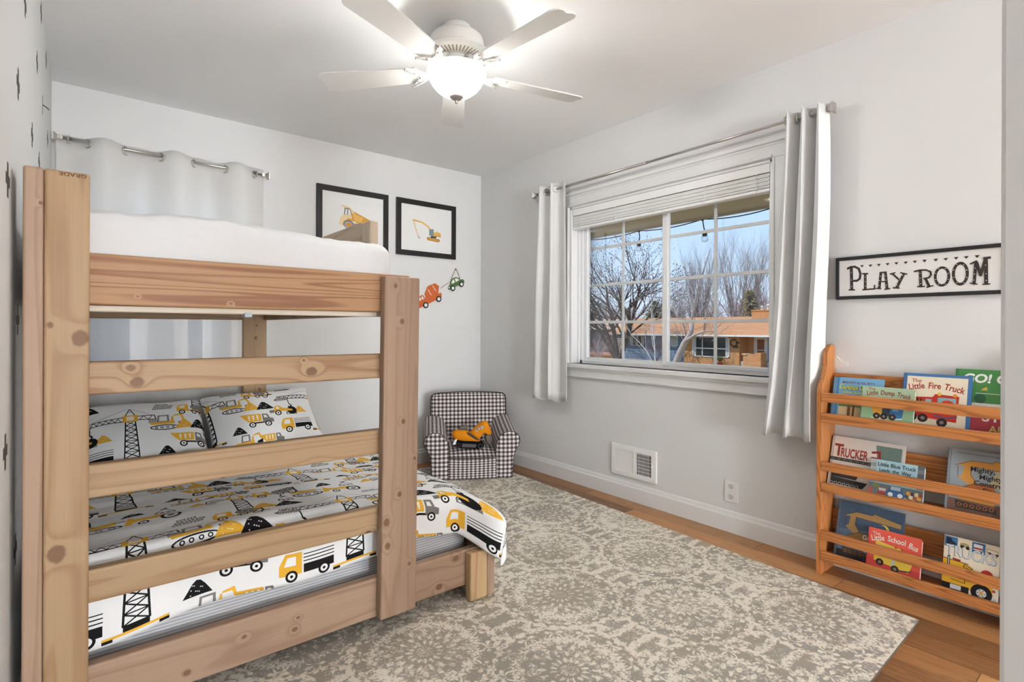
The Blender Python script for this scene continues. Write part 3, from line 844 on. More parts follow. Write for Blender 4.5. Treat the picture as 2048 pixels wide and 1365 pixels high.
def cushion(g, x0, y0, z0, x1, y1, z1, r, nx, ny, disp=0.0, mi=0, seed=0.0, uv=True, dome=0.0, M=None):
    """soft box: grid over the six sides of a rounded box"""
    c = Vector(((x0 + x1) / 2, (y0 + y1) / 2, (z0 + z1) / 2)); h = Vector(((x1 - x0) / 2, (y1 - y0) / 2, (z1 - z0) / 2))
    def rp(p):
        q = Vector([max(-h[i] + r, min(h[i] - r, p[i])) for i in range(3)])
        d = p - q
        if d.length > 1e-9: q = q + d.normalized() * r
        q2 = q + c
        if dome and q.z > 0: q2.z += dome * max(0, 1 - (q.x / h.x) ** 2) * max(0, 1 - (q.y / h.y) ** 2)
        if disp:
            n = (q - Vector([max(-h[i] + r, min(h[i] - r, q[i] * .9)) for i in range(3)]))
            n = n.normalized() if n.length > 1e-6 else Vector((0, 0, 1))
            q2 = q2 + n * disp * fbm(q2, 6.0, seed)
        return (M @ q2) if M else q2
    nz = max(4, int(min(nx, ny) * h.z / max(h.x, h.y)) + 6)
    for ax, s, n1, n2 in ((2, 1, nx, ny), (2, -1, nx, ny), (0, 1, ny, nz), (0, -1, ny, nz), (1, 1, nx, nz), (1, -1, nx, nz)):
        i, j = [(1, 2), (0, 2), (0, 1)][ax]
        def fn(u, v):
            p = Vector((0, 0, 0)); p[ax] = s * h[ax]; p[i] = (2 * u - 1) * h[i]; p[j] = (2 * v - 1) * h[j]
            return rp(p)
        def uvf(u, v): return ((2 * u - 1) * h[i], (2 * v - 1) * h[j])
        g.sheet(fn, n1, n2, mi, True, uvf)

def ticking():
    b = NB('grey_ticking', 0.85, 0.15)
    x, y, z = b.sep(b.coord())
    s = b.math('FRACT', b.math('MULTIPLY', z, 105.0))
    l = b.math('LESS_THAN', s, 0.35)
    wv = b.noise(b.coord(), 14.0, 3.0)
    b.bump(wv, 0.3, 0.01)
    return b.done(b.mix(l, srgb(206, 206, 208), srgb(160, 162, 168)))
g = G(); cushion(g, -2.808, -1.975, 0.114, -1.462, -0.17, 0.350, 0.05, 30, 36, 0.004)
g.build('mattress', ticking(), None, (-2.13, -1.1, 0.114), 'grey striped mattress showing under the printed duvet on the lower bunk', 'mattress')

M_sheet = cloth_mat('white_fitted_sheet', (0.70, 0.70, 0.705), 0.0, 300.0, 0.9, 3.5)
def up_disp(g):
    V = []
    for x, y, z in g.V:
        if z > 1.30:
            k = min(1, (z - 1.30) / 0.08)
            z += k * (0.008 + 0.014 * max(0.0, (-2.3 - x) / 0.42) + 0.013 * math.sin(x * 7.5 + 1.0) + 0.004 * mnoise.noise(Vector((x * 26, y * 9, 4.0))) + 0.010 * math.sin(x * 3.0 - y * 4.0) + 0.005 * mnoise.noise(Vector((x * 14, y * 8, 0))) - 0.05 * max(0, (x + 1.90)) )
        V.append((x, y, z))
    g.V = V
g = G(); cushion(g, -2.808, -2.045 + 0.024, 1.199, -1.832, -0.17, 1.405, 0.055, 60, 50, 0.0035, seed=3.0)
up_disp(g)
g.build('mattress', M_sheet, None, (-2.3, -1.1, 1.199), 'thick mattress in a white fitted sheet on the upper bunk', 'mattress')

# ------------------------------------------------------------------ printed construction bedding: a repeat painted in code
YEL, BLK, GRY, WHT, LGR = srgb(232, 178, 62), srgb(28, 27, 28), srgb(128, 124, 122), (0.86, 0.86, 0.86), srgb(170, 166, 164)
def circ(cx, cy, r, n=20, ry=None): return [(cx + r * math.cos(2 * PI * k / n), cy + (ry or r) * math.sin(2 * PI * k / n)) for k in range(n)]
class Art:
    """flat vector art: list of (colour, polygon)"""
    def __init__(s): s.L = []
    def P(s, c, p): s.L.append((c, p)); return s
    def C(s, c, x, y, r, ry=None): return s.P(c, circ(x, y, r, 20, ry))
    def ln(s, c, pts, w):
        for i in range(len(pts) - 1):
            q = quad(pts[i], pts[i + 1], w)
            if q: s.P(c, q)
        return s
    def R(s, c, x0, y0, x1, y1): return s.P(c, [(x0, y0), (x1, y0), (x1, y1), (x0, y1)])
    def wheel(s, x, y, r): return s.C(BLK, x, y, r).C(WHT, x, y, r * .62).C(BLK, x, y, r * .25)
    def put(s, a, ox, oy, sc=1.0, rot=0.0, flip=False):
        c, sn = math.cos(rot), math.sin(rot)
        for col, p in a.L:
            s.L.append((col, [(ox + sc * ((-x if flip else x) * c - y * sn), oy + sc * ((-x if flip else x) * sn + y * c)) for x, y in p]))
        return s
def a_crane():
    a = Art()
    for i in range(7):
        y0, y1 = i * 3.3, (i + 1) * 3.3; w0, w1 = 3.2 - i * .16, 3.2 - (i + 1) * .16
        a.ln(BLK, [(-w0, y0), (w1, y1)], .45).ln(BLK, [(w0, y0), (-w1, y1)], .45).ln(BLK, [(-w0, y0), (w0, y0)], .4)
    a.ln(BLK, [(-3.2, 0), (-2.1, 23)], .6).ln(BLK, [(3.2, 0), (2.1, 23)], .6).R(BLK, -3.2, -1.6, 3.2, .2).R(YEL, -8, -2.4, 8, -1.6).R(BLK, -8, -3.2, -5.5, -2.3).R(BLK, 5.5, -3.2, 8, -2.3)
    a.R(YEL, -3.4, 22.5, 3.4, 27).R((.9, .82, .72), -1.6, 23.5, 1.6, 26.2)
    a.ln(BLK, [(-3.4, 26), (-22, 25), (-26, 22.5), (-3.4, 23)], .5)
    for i in range(7):
        x = -4 - i * 2.7; a.ln(BLK, [(x, 23), (x - 1.35, 25.4), (x - 2.7, 23)], .35)
    a.ln(BLK, [(3.4, 26), (11, 26.5), (11.5, 23.5), (3.4, 23.4)], .5).ln(BLK, [(4, 23.5), (6, 26.2), (8, 23.5), (10, 26.3)], .35).R(LGR, 8, 20.5, 12, 23.2)
    a.ln(BLK, [(-2, 27), (0, 32), (2, 27)], .45).ln(BLK, [(-1, 29.4), (1, 29.4)], .4).ln(GRY, [(0, 32), (-18, 25.2)], .22).ln(GRY, [(0, 32), (10, 26.5)], .22)
    a.put(a_load(), -18, 10)
    a.ln(BLK, [(-18, 22.6), (-18, 18)], .5)
    return a
def a_load():
    a = Art(); a.ln(BLK, [(.3, 8), (1.2, 6.8), (.2, 5.6), (-1, 6.3)], .8).ln(BLK, [(0, 5.4), (-3, 1.8)], .35).ln(BLK, [(0, 5.4), (3, 1.8)], .35).R(GRY, -3.4, 0, 3.4, 1.9)
    for x in (-2.1, 0, 2.1): a.C(WHT, x, .95, .5)
    return a
def a_mixer():
    a = Art(); a.R(BLK, -1, 1.4, 9, 2.4).P(YEL, [(-9, 1.6), (-2, 1.6), (-2, 8), (-7.4, 8), (-9, 5.2)]).P(WHT, [(-7.6, 4.4), (-4, 4.4), (-4, 7), (-6.8, 7)])
    a.P(GRY, [(-1, 5), (1, 3), (5, 3), (9, 6), (9.5, 8.3), (7, 9), (2, 8), (-.6, 6.8)]).ln(BLK, [(9, 8), (9, 2)], .8)
    for x in (1.3, 3.6, 5.9): a.ln(LGR, [(x, 3.4), (x + .8, 7.9)], .35)
    return a.wheel(-6, 1, 1.9).wheel(1.5, 1, 1.5).wheel(6.5, 1, 1.9)
def a_dump():
    a = Art(); a.R(BLK, -5, 1.6, 7, 2.6).P(YEL, [(-10, 8.6), (2, 8.6), (2, 3.2), (-5.6, 3.0), (-7.5, 5)]).P(GRY, [(2.6, 2), (9, 2), (9, 4.8), (7, 5.4), (6, 8.6), (2.6, 8.6)]).P(WHT, [(3.6, 5.6), (5.8, 5.6), (5, 7.6), (3.6, 7.6)])
    for x in (-5.6, -3.2, -.8): a.P((.9, .84, .74), [(x, 7.6), (x + 1.2, 7.6), (x + 1.0, 4.2), (x + .3, 4.2)])
    return a.wheel(-3.5, 1, 2.0).wheel(5.5, 1, 2.0)
def a_flat():
    a = Art(); a.P(YEL, [(-9, 1.4), (-1.6, 1.4), (-1.6, 8.8), (-7, 8.8), (-9, 5)]).P(WHT, [(-7.4, 4.6), (-3.6, 4.6), (-3.6, 7.6), (-6.4, 7.6)]).R(BLK, -1.0, 1.4, 9.4, 4.4)
    for k in range(3): a.ln(BLK, [(-1, 5.4 + k * 1.2), (9.4, 5.4 + k * 1.2)], .35)
    return a.wheel(-5, 1, 2.0).wheel(6, 1, 2.0)
def a_excav():
    a = Art(); a.P(BLK, circ(0, 0, 7, 24, 1.9)).P(WHT, circ(0, 0, 6.3, 24, 1.25))
    for x in (-4, -1.4, 1.4, 4): a.C(BLK, x, 0, .8).C(WHT, x, 0, .4)
    a.P(YEL, [(-7, 4), (-6.6, 2.2), (5, 2.2), (5, 4.2)]).P(GRY, [(-3.6, 4), (2.4, 4), (2.4, 9), (-3, 9)]).P(WHT, [(-2.6, 4.6), (1.4, 4.6), (1.4, 8.2), (-2.2, 8.2)])
    return a.P(YEL, [(3, 4), (4.6, 4), (4.6, 8.4), (8.8, 9.6), (10.4, 4.6), (9.2, 4.4), (8, 8), (3.8, 7.6)]).P(BLK, [(6.6, 3.2), (10.8, 4.6), (10.6, 2), (7.6, 1.6)])
def a_dozer():
    a = Art(); a.P(BLK, circ(0, 0, 6.4, 24, 2.2)).P(WHT, circ(0, 0, 5.6, 24, 1.5))
    for x in (-3.4, 0, 3.4): a.C(GRY, x, 0, 1.1).C(WHT, x, 0, .55)
    return a.R(YEL, -6, 2.6, 4.6, 6).ln(BLK, [(4.6, 4.4), (7, 4)], .6).P(YEL, [(7, 1.2), (9.6, 0.6), (11, 1.2), (8.4, 7)]).R(GRY, -4.6, 6, -1, 6.7)
def a_roller():
    a = Art(); a.C(BLK, 6.4, 1.6, 3.1).P(YEL, [(-5, 2), (6.8, 1.2), (6.8, 2.4), (1, 4.2), (-.6, 6.6), (-3.4, 6.6)]).P(WHT, [(-2.8, 4), (-.8, 4), (-1.4, 5.9), (-2.6, 5.9)]).R(GRY, -7.5, 1.4, -4.6, 3.6)
    return a.wheel(-2.6, .8, 2.0)
def a_tractor():
    a = Art(); a.P(YEL, [(-8, 4), (-3, 3.2), (2, 2.4), (4, 6), (0, 6.4), (-2, 5.2), (-6, 6.2)]).P(YEL, [(-10, 2), (-7.4, 1.2), (-6.4, 5.6), (-8.4, 5)]).wheel(-4, 1.2, 1.8)
    return a.C(BLK, 4.6, 2.6, 3.4).C(WHT, 4.6, 2.6, 2.3).C(GRY, 4.6, 2.6, 1.3)
def a_bricks():
    a = Art()
    for r, (n, o) in enumerate(((3, 0), (3, .8), (2, 1.6))):
        for k in range(n):
            x = o + k * 3.2; y = r * 1.9
            a.P(GRY, [(x, y), (x + 2.8, y), (x + 3.0, y + 1.5), (x + .2, y + 1.5)])
            a.C(WHT, x + 1, y + .75, .32).C(WHT, x + 2, y + .75, .32)
    return a
def a_pile(c, s=1.0):
    p = [(-5.6, 0), (-3.6, 3), (-2, 5.6), (-.4, 7), (1.2, 6.6), (3, 4.4), (5.8, 0)]
    a = Art(); a.P(c, [(x * s, y * s) for x, y in p])
    for k in range(9):
        a.C(WHT, s * (-2.6 + (k * 1.9) % 5), s * (.8 + (k * 1.37) % 4.4), .24 * (s if s > .6 else .7))
    return a
def a_piles():
    a = Art(); a.put(a_pile(YEL, 1.0), -5.5, 0, 1.0); a.put(a_pile(BLK, 1.0), 3.4, -.6, 1.05); return a
def tile_art():
    """one 64 x 64 cm repeat, unit = 1 cm"""
    t = Art()
    t.put(a_crane(), 26, 10, .98); t.put(a_crane(), 58, 40, .82, 0, True)
    for a, x, y, s, r in ((a_excav(), 41, 27, .95, 0), (a_bricks(), 36, 40, .95, 0), (a_mixer(), 55, 36, .85, 0), (a_piles(), 55, 26, .85, .04), (a_dump(), 52, 14, .95, -.05), (a_flat(), 9, 8, 1.0, 0),
                          (a_pile(YEL, .7), 14, 21, 1, 0), (a_pile(BLK, .7), 41, 10, 1, 0), (a_roller(), 3, 21, .95, .05), (a_bricks(), 1, 31, .8, 0), (a_tractor(), 33, 50, .9, 0), (a_piles(), 5, 42, .85, 0),
                          (a_dozer(), 18, 52, .95, 0), (a_pile(YEL, .55), 46, 58, 1, 0), (a_mixer(), 8, 57, .9, .06), (a_excav(), 44, 2, .8, 0), (a_load(), 36, 57, .9, 0), (a_pile(BLK, .6), 27, 60, 1, 0), (a_dump(), 58, 1.5, .7, 0)):
        t.put(a, x, y, s, r)
    return t
def raster(art, size, unit, name, base=WHT, wrap=True):
    img = np.empty((size, size, 4), dtype=np.float32); img[:, :, :3] = base; img[:, :, 3] = 1
    k = size / unit
    for col, p in art.L:
        p = np.array(p) * k
        for ox in ((-size, 0, size) if wrap else (0,)):
            for oy in ((-size, 0, size) if wrap else (0,)):
                q = p + (ox, oy)
                x0, y0 = np.floor(q.min(0)).astype(int); x1, y1 = np.ceil(q.max(0)).astype(int) + 1
                x0, y0, x1, y1 = max(0, x0), max(0, y0), min(size, x1), min(size, y1)
                if x0 >= x1 or y0 >= y1: continue
                yy, xx = np.mgrid[y0:y1, x0:x1]; xx = xx + .5; yy = yy + .5
                ins = np.zeros(xx.shape, bool); n = len(q)
                for i in range(n):
                    (ax, ay), (bx, by) = q[i], q[(i + 1) % n]
                    if ay == by: continue
                    ins ^= ((ay > yy) != (by > yy)) & (xx < (bx - ax) * (yy - ay) / (by - ay) + ax)
                img[y0:y1, x0:x1, :3][ins] = col
    im = bpy.data.images.new(name, size, size, float_buffer=True)
    im.colorspace_settings.name = 'Linear Rec.709'
    im.pixels.foreach_set(img.ravel()); im.update(); im.pack()
    return im
def print_mat():
    b = NB('printed_cotton', 0.8, 0.15)
    im = raster(tile_art(), 1536, 64.0, 'bedding_repeat')
    uvn = b.n('ShaderNodeTexCoord').outputs['UV']
    tx = b.n('ShaderNodeTexImage', {0: uvn}); tx.image = im; tx.extension = 'REPEAT'; tx.interpolation = 'Linear'
    co = b.coord()
    h = b.math('ADD', b.math('MULTIPLY', b.noise(co, 700.0, 1.0), 0.1), b.noise(co, 16.0, 3.0, 0.55))
    b.bump(h, 0.28, 0.012)
    return b.done(tx.outputs[0])
M_print = print_mat()

# duvet: a sheet that bends down over the foot and the room side of the mattress
def fn_duvet(u, v):
    # u across from the wall side to the room side, v from the pillows to the foot
    Wt, Lt = 1.375, 1.452
    hangA = 0.185
    s = u * (Wt + hangA)
    x0 = -2.800
    def bend(d, r):
        a = r * PI / 2
        if d < 0: return 0.0, 0.0
        if d < a: t = d / r; return r * math.sin(t), r * (1 - math.cos(t))
        return r, r + (d - a)
    fx = s - (Wt - 0.06)
    dx, da = bend(fx, 0.065)
    x = x0 + min(s, Wt - 0.06) + dx
    cor = max(0.0, min(1.0, (x + 1.56) / 0.14)); cor = cor * cor * (3 - 2 * cor)
    mid = max(0.0, min(1.0, (x + 1.86) / 0.14)) * (1 - cor)
    hangB = 0.215 - 0.045 * max(0, min(1, (x + 2.72) / 0.8)) + 0.012 * math.sin(x * 11.0) - 0.045 * mid + 0.02 * cor
    q = v * (Lt + hangB)
    ye = 0.045
    fy = q - (Lt - ye)
    dy, db = bend(fy, 0.052)
    y = -0.545 - min(q, Lt - ye) - dy * (1 + 1.2 * cor)
    drop = max(da, db) + 0.25 * min(da, db)
    z = 0.428 - 0.045 * max(0.0, min(1.0, (x + 2.3) / 0.8)) + 0.020 * max(0.0, min(1.0, (-y - 1.2) / 0.6)) * (1 - cor)
    flat = max(0.0, 1 - drop / 0.05)
    wr = 0.010 * mnoise.noise(Vector((x * 2.2, y * 9.0, 0.3))) + 0.006 * mnoise.noise(Vector((x * 5.0, y * 17.0, 1.7))) + 0.010 * mnoise.noise(Vector((x * 2.0, y * 2.5, 5.0)))
    z += wr * (0.35 + 0.65 * flat) + 0.014
    z -= drop
    # head edge turned softly down
    z -= 0.05 * max(0.0, 1 - v / 0.04) ** 2
    if fy > 0: y -= 0.004 * math.sin(x * 16.0) * min(1, fy / 0.1)
    if x < -1.60: y = max(y, -2.013)
    if cor > 0 and fy > 0.0: y -= 0.085 * cor * min(1.0, fy / 0.09); x += 0.012 * cor * math.sin(q * 22)
    if fx > 0: x += 0.010 * math.sin(y * 13.0) * min(1, fx / 0.1)
    z = max(z, 0.150)
    return (x, y, z)
g = G(); g.sheet(fn_duvet, 120, 130, 0, True, lambda u, v: (0.12 + u * 1.56 / 0.64, 0.10 + (1 - v) * 1.70 / 0.64))
dv = g.build('duvet', M_print, None, (-2.1, -1.3, 0.40), 'white duvet printed with yellow and black construction vehicles on the lower bunk', 'duvet')
solid(dv, 0.012)

def pillow(name, label, c, w, h, t, rotM, uvo):
    g = G(); N = 34
    def surf(sgn):
        def fn(u, v):
            a, b = 2 * u - 1, 2 * v - 1
            th = max(0.0, (1 - a ** 4) * (1 - b ** 4)) ** 0.55
            pinch = 1 - 0.055 * (1 - abs(a)) ** 0.0 * (b * b) * (1 - a * a) ; pinch2 = 1 - 0.05 * (a * a) * (1 - b * b)
            p = Vector((a * w / 2 * pinch2, b * h / 2 * pinch, sgn * t / 2 * th))
            p.z += sgn * 0.006 * mnoise.noise(Vector((a * 3.0, b * 3.0, sgn + uvo[0]))) * th + 0.010 * mnoise.noise(Vector((a * 1.6, b * 1.2, 9.0 + uvo[0])))
            return tuple(c + rotM @ p)
        return fn
    g.sheet(surf(1), N, N, 0, True, lambda u, v: (uvo[0] + u * w / 0.64, uvo[1] + v * h / 0.64))
    g.sheet(surf(-1), N, N, 0, True, lambda u, v: (uvo[0] + .5 + u * w / 0.64, uvo[1] + v * h / 0.64))
    return g.build(name, M_print, None, tuple(c), label, 'pillow')
def lean_rot(tilt, roll, yaw=0.0):
    # pillow plane: local x along the bed head, local y up the lean, local z towards the foot
    m = Matrix.Rotation(yaw, 3, 'Z') @ Matrix.Rotation(math.radians(tilt), 3, 'X') @ Matrix.Rotation(roll, 3, 'Z')
    return m
pillow('pillow', 'construction print pillow on the left, nearest the wall corner', Vector((-2.47, -0.400, 0.520)), 0.56, 0.44, 0.15, lean_rot(42, 0.0), (0.08, 0.10))
pillow('pillow', 'construction print pillow on the right, tilted against the bed post', Vector((-1.885, -0.405, 0.540)), 0.62, 0.44, 0.15, lean_rot(43, 0.05), (0.42, 0.02))

# ------------------------------------------------------------------ rug
def rug_mat():
    b = NB('distressed_rug', 0.95, 0.05)
    co = b.coord(); x, y, z = b.sep(co)
    # rosettes on a staggered lattice, mirrored around each centre
    q = b.comb(b.math('DIVIDE', x, 0.62), b.math('DIVIDE', y, 0.74), 0.0)
    x2 = b.math('DIVIDE', x, 0.62); y2 = b.math('DIVIDE', y, 0.74)
    def local(ox, oy):
        lx = b.math('MULTIPLY', b.math('SUBTRACT', b.math('FRACT', b.math('ADD', x2, ox)), 0.5), 0.62)
        ly = b.math('MULTIPLY', b.math('SUBTRACT', b.math('FRACT', b.math('ADD', y2, oy)), 0.5), 0.74)
        return lx, ly, b.math('SQRT', b.math('ADD', b.math('MULTIPLY', lx, lx), b.math('MULTIPLY', ly, ly)))
    ax_, ay_, ar_ = local(0.13, 0.27); bx_, by_, br_ = local(0.63, 0.77)
    sel = b.math('LESS_THAN', ar_, br_)
    def pick(p, s): return b.math('ADD', b.math('MULTIPLY', sel, p), b.math('MULTIPLY', b.math('SUBTRACT', 1.0, sel), s))
    lx, ly, r = pick(ax_, bx_), pick(ay_, by_), pick(ar_, br_)
    th = b.math('ARCTAN2', ly, lx)
    tm = b.math('PINGPONG', b.math('ADD', th, 3.1415927), 0.2617994)
    w = b.comb(b.math('MULTIPLY', r, b.math('COSINE', tm)), b.math('MULTIPLY', r, b.math('SINE', tm)), 0.0)
    f = b.noise(w, 34.0, 3.0, 0.6, 0.8)
    pat = b.ramp(f, [(0.50, 0.0), (0.56, 1.0)])
    petal = b.math('SINE', b.math('ADD', b.math('MULTIPLY', th, 16.0), b.math('MULTIPLY', r, 0.0)))
    ringm = b.math('SINE', b.math('MULTIPLY', r, 92.0))
    pr_ = b.ramp(b.math('MULTIPLY', petal, ringm), [(0.30, 0.0), (0.45, 1.0)])
    inner = b.ramp(r, [(0.13, 1.0), (0.17, 0.0)])
    pat = b.math('ADD', b.math('MULTIPLY', pat, b.math('SUBTRACT', 1.0, b.math('MULTIPLY', inner, 0.7))), b.math('MULTIPLY', pr_, b.math('MULTIPLY', inner, 0.7)))
    # worn areas
    wear = b.noise(co, 2.6, 5.0, 0.65, 0.6)
    grain = b.noise(co, 130.0, 2.0, 0.6)
    g2 = b.noise(co, 34.0, 3.0, 0.6)
    v = b.math('ADD', b.math('MULTIPLY', pat, 0.55), b.math('MULTIPLY', b.math('SUBTRACT', wear, 0.5), 1.5))
    v = b.math('ADD', v, b.math('MULTIPLY', b.math('SUBTRACT', grain, 0.5), 1.5))
    v = b.math('ADD', v, b.math('MULTIPLY', b.math('SUBTRACT', g2, 0.5), 1.1))
    v = b.ramp(v, [(0.02, 0.0), (0.50, 1.0)])
    tone = b.noise(co, 1.1, 3.0, 0.6)
    dark = b.mix(b.ramp(tone, [(0.38, 0.0), (0.62, 1.0)]), srgb(164, 158, 149), srgb(174, 165, 148))
    lite = b.mix(grain, srgb(230, 223, 209), srgb(244, 236, 221))
    c = b.mix(v, dark, lite)
    b.bump(b.math('ADD', b.math('MULTIPLY', grain, 0.6), b.math('MULTIPLY', v, 0.5)), 0.5, 0.004)
    return b.done(c)
RC = [(-0.297, -3.245), (-0.185, -0.200), (-2.62, -0.115), (-2.735, -3.295)]
g = G(); n = 4
g.add([(x, y, 0.0) for x, y in RC] + [(x, y, 0.011) for x, y in RC], [(4, 5, 6, 7), (3, 2, 1, 0)], 0)
g.add([(x, y, 0.0) for x, y in RC] + [(x, y, 0.011) for x, y in RC], [(i, (i + 1) % 4, 4 + (i + 1) % 4, 4 + i) for i in range(4)], 1)
rg = g.build('area_rug', [rug_mat(), mat('rug_binding', srgb(92, 80, 70), 0.9)], None, (-1.45, -1.7, 0.0), 'large grey and cream rug with a worn floral pattern on the plank floor', 'rug')

# ------------------------------------------------------------------ gingham armchair
def gingham():
    b = NB('gingham_fabric', 0.9, 0.1)
    u, v, _ = b.sep(b.n('ShaderNodeTexCoord').outputs['UV'])
    su = b.math('LESS_THAN', b.math('FRACT', b.math('DIVIDE', u, 0.0305)), 0.5)
    sv = b.math('LESS_THAN', b.math('FRACT', b.math('DIVIDE', v, 0.0305)), 0.5)
    s = b.math('MULTIPLY', b.math('ADD', su, sv), 0.5)
    c = b.ramp(s, [(0.0, srgb(232, 228, 226)), (0.34, srgb(142, 132, 130)), (0.67, srgb(66, 54, 54))], 'CONSTANT')
    co = b.coord()
    b.bump(b.math('ADD', b.math('MULTIPLY', b.noise(co, 600.0, 1.0), 0.15), b.noise(co, 18.0, 2.0)), 0.2, 0.006)
    return b.done(c)
M_ging = gingham()
M_pipe = mat('dark_piping', srgb(52, 44, 46), 0.8)
CF = Vector((-0.545, -0.672, 0.012)); CR = Vector((0.866, -0.5, 0)); CB = Vector((0.5, 0.866, 0)); CU = Vector((0, 0, 1))
def cp(a, b, z): return CF + CR * a + CB * b + CU * z
chair = thing('kids_armchair', 'small black and white gingham armchair in the corner', 'armchair', tuple(CF))
def arm_profile(sg):
    """front outline of an arm in (a, z): straight foot, bulging round top"""
    p = [(0.168, 0.0), (0.288, 0.0), (0.292, 0.05), (0.296, 0.12), (0.303, 0.17), (0.318, 0.205), (0.336, 0.235), (0.345, 0.265), (0.343, 0.290), (0.330, 0.312), (0.306, 0.328), (0.276, 0.336), (0.245, 0.333), (0.216, 0.320), (0.194, 0.298), (0.180, 0.268), (0.172, 0.225), (0.168, 0.16), (0.167, 0.08)]
    return [(sg * a, z) for a, z in p]
for sg in (-1, 1):
    pr = arm_profile(sg); n = len(pr); g = G()
    cum = [0.0]
    for i in range(n): cum.append(cum[-1] + math.dist(pr[i], pr[(i + 1) % n]))
    NB_ = 10
    V = []; U = []
    for j in range(NB_ + 1):
        b = 0.0 + 0.44 * j / NB_
        inset = 0.94 if j == 0 else 1.0
        lift = 0.075 * (j / NB_) ** 1.2
        for i in range(n + 1):
            a, z = pr[i % n]
            zz = z + lift * min(1, z / 0.30)
            V.append(cp(a, b, zz)); U.append((cum[i], b + 0.004))
    F = [(j * (n + 1) + i, j * (n + 1) + i + 1, (j + 1) * (n + 1) + i + 1, (j + 1) * (n + 1) + i) for j in range(NB_) for i in range(n)]
    g.add(V, F, 0, True, U)
    # rounded front panel
    ca, cz = sg * 0.245, 0.17
    V = []; U = []; F = []
    rings_ = [(1.0, 0.0), (0.93, -0.012), (0.75, -0.020), (0.0, -0.026)]
    for s_, d in rings_:
        for a, z in pr:
            aa, zz = ca + (a - ca) * s_, cz + (z - cz) * s_
            V.append(cp(aa, d, zz)); U.append((aa, zz))
    for k in range(3):
        for i in range(n):
            j = (i + 1) % n; F.append((k * n + i, k * n + j, (k + 1) * n + j, (k + 1) * n + i))
    g.add(V, F, 0, True, U)
    am = g.build('arm', M_ging, chair)
    g = G(); g.tube([cp(a, 0.0, z) for a, z in pr[1:]] , 0.0036, 6); g.build('piping', M_pipe, am)
# seat
g = G()
def fn_seat(u, v):
    a = -0.172 + 0.344 * u
    k = 1 - (2 * u - 1) ** 2
    if v < 0.45:
        t = v / 0.45; return cp(a, -0.016 - 0.012 * k * math.sin(PI * t * .5), 0.004 + (0.150 + 0.004 * (1 - k)) * t)
    t = (v - 0.45) / 0.55
    return cp(a, -0.016 + 0.42 * t - 0.012 * k * (1 - t), 0.154 + 0.004 * (1 - k) + 0.062 * math.sin(min(1, t * 2.2) * PI / 2) * (0.6 + 0.4 * k))
g.sheet(fn_seat, 24, 40, 0, True, lambda u, v: (0.344 * u, v * 0.60))
st = g.build('seat', M_ging, chair)
g = G(); g.tube([Vector(fn_seat(i / 20, 0.45)) - CB * 0.003 for i in range(21)], 0.0036, 6); g.build('piping', M_pipe, st)
for sg in (-1, 1): pass
# back
Mb = Matrix((CR.to_tuple(), CB.to_tuple(), CU.to_tuple())).transposed().to_4x4(); Mb.translation = CF
Mtilt = Mb @ Matrix.Translation((0, 0.385, 0.0)) @ Matrix.Rotation(math.radians(-7), 4, 'X')
g = G(); cushion(g, -0.298, -0.055, 0.03, 0.298, 0.075, 0.570, 0.040, 26, 12, 0.0, 0, 0, True, 0.012, Mtilt)
bk = g.build('backrest', M_ging, chair)
g = G()
out = []
for a, z in ((-0.298, 0.32), (-0.298, 0.52), (-0.294, 0.548), (-0.272, 0.566)): out.append((a, z))
for i in range(1, 12): out.append((-0.272 + 0.544 * i / 12, 0.570 + 0.010 * math.sin(PI * i / 12)))
out += [(-a, z) for a, z in [(-0.272, 0.566), (-0.294, 0.548), (-0.298, 0.52), (-0.298, 0.32)]]
g.tube([Mtilt @ Vector((a, -0.040, z)) for a, z in out], 0.0036, 6); g.build('piping', M_pipe, bk)

# plush digger sitting on the armchair
toy = thing('plush_digger', 'orange and black plush digger sitting on the gingham armchair', 'toy', tuple(cp(0.0, 0.11, 0.214)))
def plush(name, col):
    b = NB(name, 0.95, 0.05); co = b.coord()
    b.bump(b.noise(co, 240.0, 2.0), 0.35, 0.004)
    return b.done(b.mix(b.noise(co, 30.0, 2.0), tuple(c * .85 for c in col), col))
M_or = plush('orange_plush', srgb(226, 140, 28)); M_bk = plush('black_plush', srgb(24, 23, 24)); M_gy = plush('grey_plush', srgb(112, 104, 98))
TZ = 0.205
def tp(a, b, z): return cp(a, 0.10 + b, TZ + z)
Mt = Mb.copy(); Mt.translation = tp(0, 0, 0)
def slab(g, outline, b0, b1, r, mi=0):
    """padded shape: outline in (a, z) puffed between depths b0 and b1"""
    n = len(outline); ca = sum(p[0] for p in outline) / n; cz = sum(p[1] for p in outline) / n
    V = []; L = [(0.0, b0), (0.6, b0 + r * .06), (0.86, b0 + r * .30), (1.0, b0 + r), (1.0, b1 - r), (0.86, b1 - r * .30), (0.6, b1 - r * .06), (0.0, b1)]
    for s, b in L:
        for a, z in outline: V.append(tp(ca + (a - ca) * s, b, cz + (z - cz) * s))
    F = [(k * n + i, k * n + (i + 1) % n, (k + 1) * n + (i + 1) % n, (k + 1) * n + i) for k in range(len(L) - 1) for i in range(n)]
    g.add(V, F, mi, True)
def smooth_poly(p, it=2):
    for _ in range(it):
        q = []
        for i in range(len(p)):
            a, b = p[i], p[(i + 1) % len(p)]
            q += [(a[0] * .75 + b[0] * .25, a[1] * .75 + b[1] * .25), (a[0] * .25 + b[0] * .75, a[1] * .25 + b[1] * .75)]
        p = q
    return p
g = G(); slab(g, smooth_poly([(-0.125, 0.006), (0.085, -0.008), (0.092, 0.030), (0.072, 0.052), (-0.108, 0.062), (-0.132, 0.040)]), -0.055, 0.055, 0.02)
tr = g.build('track', M_bk, toy)
g = G()
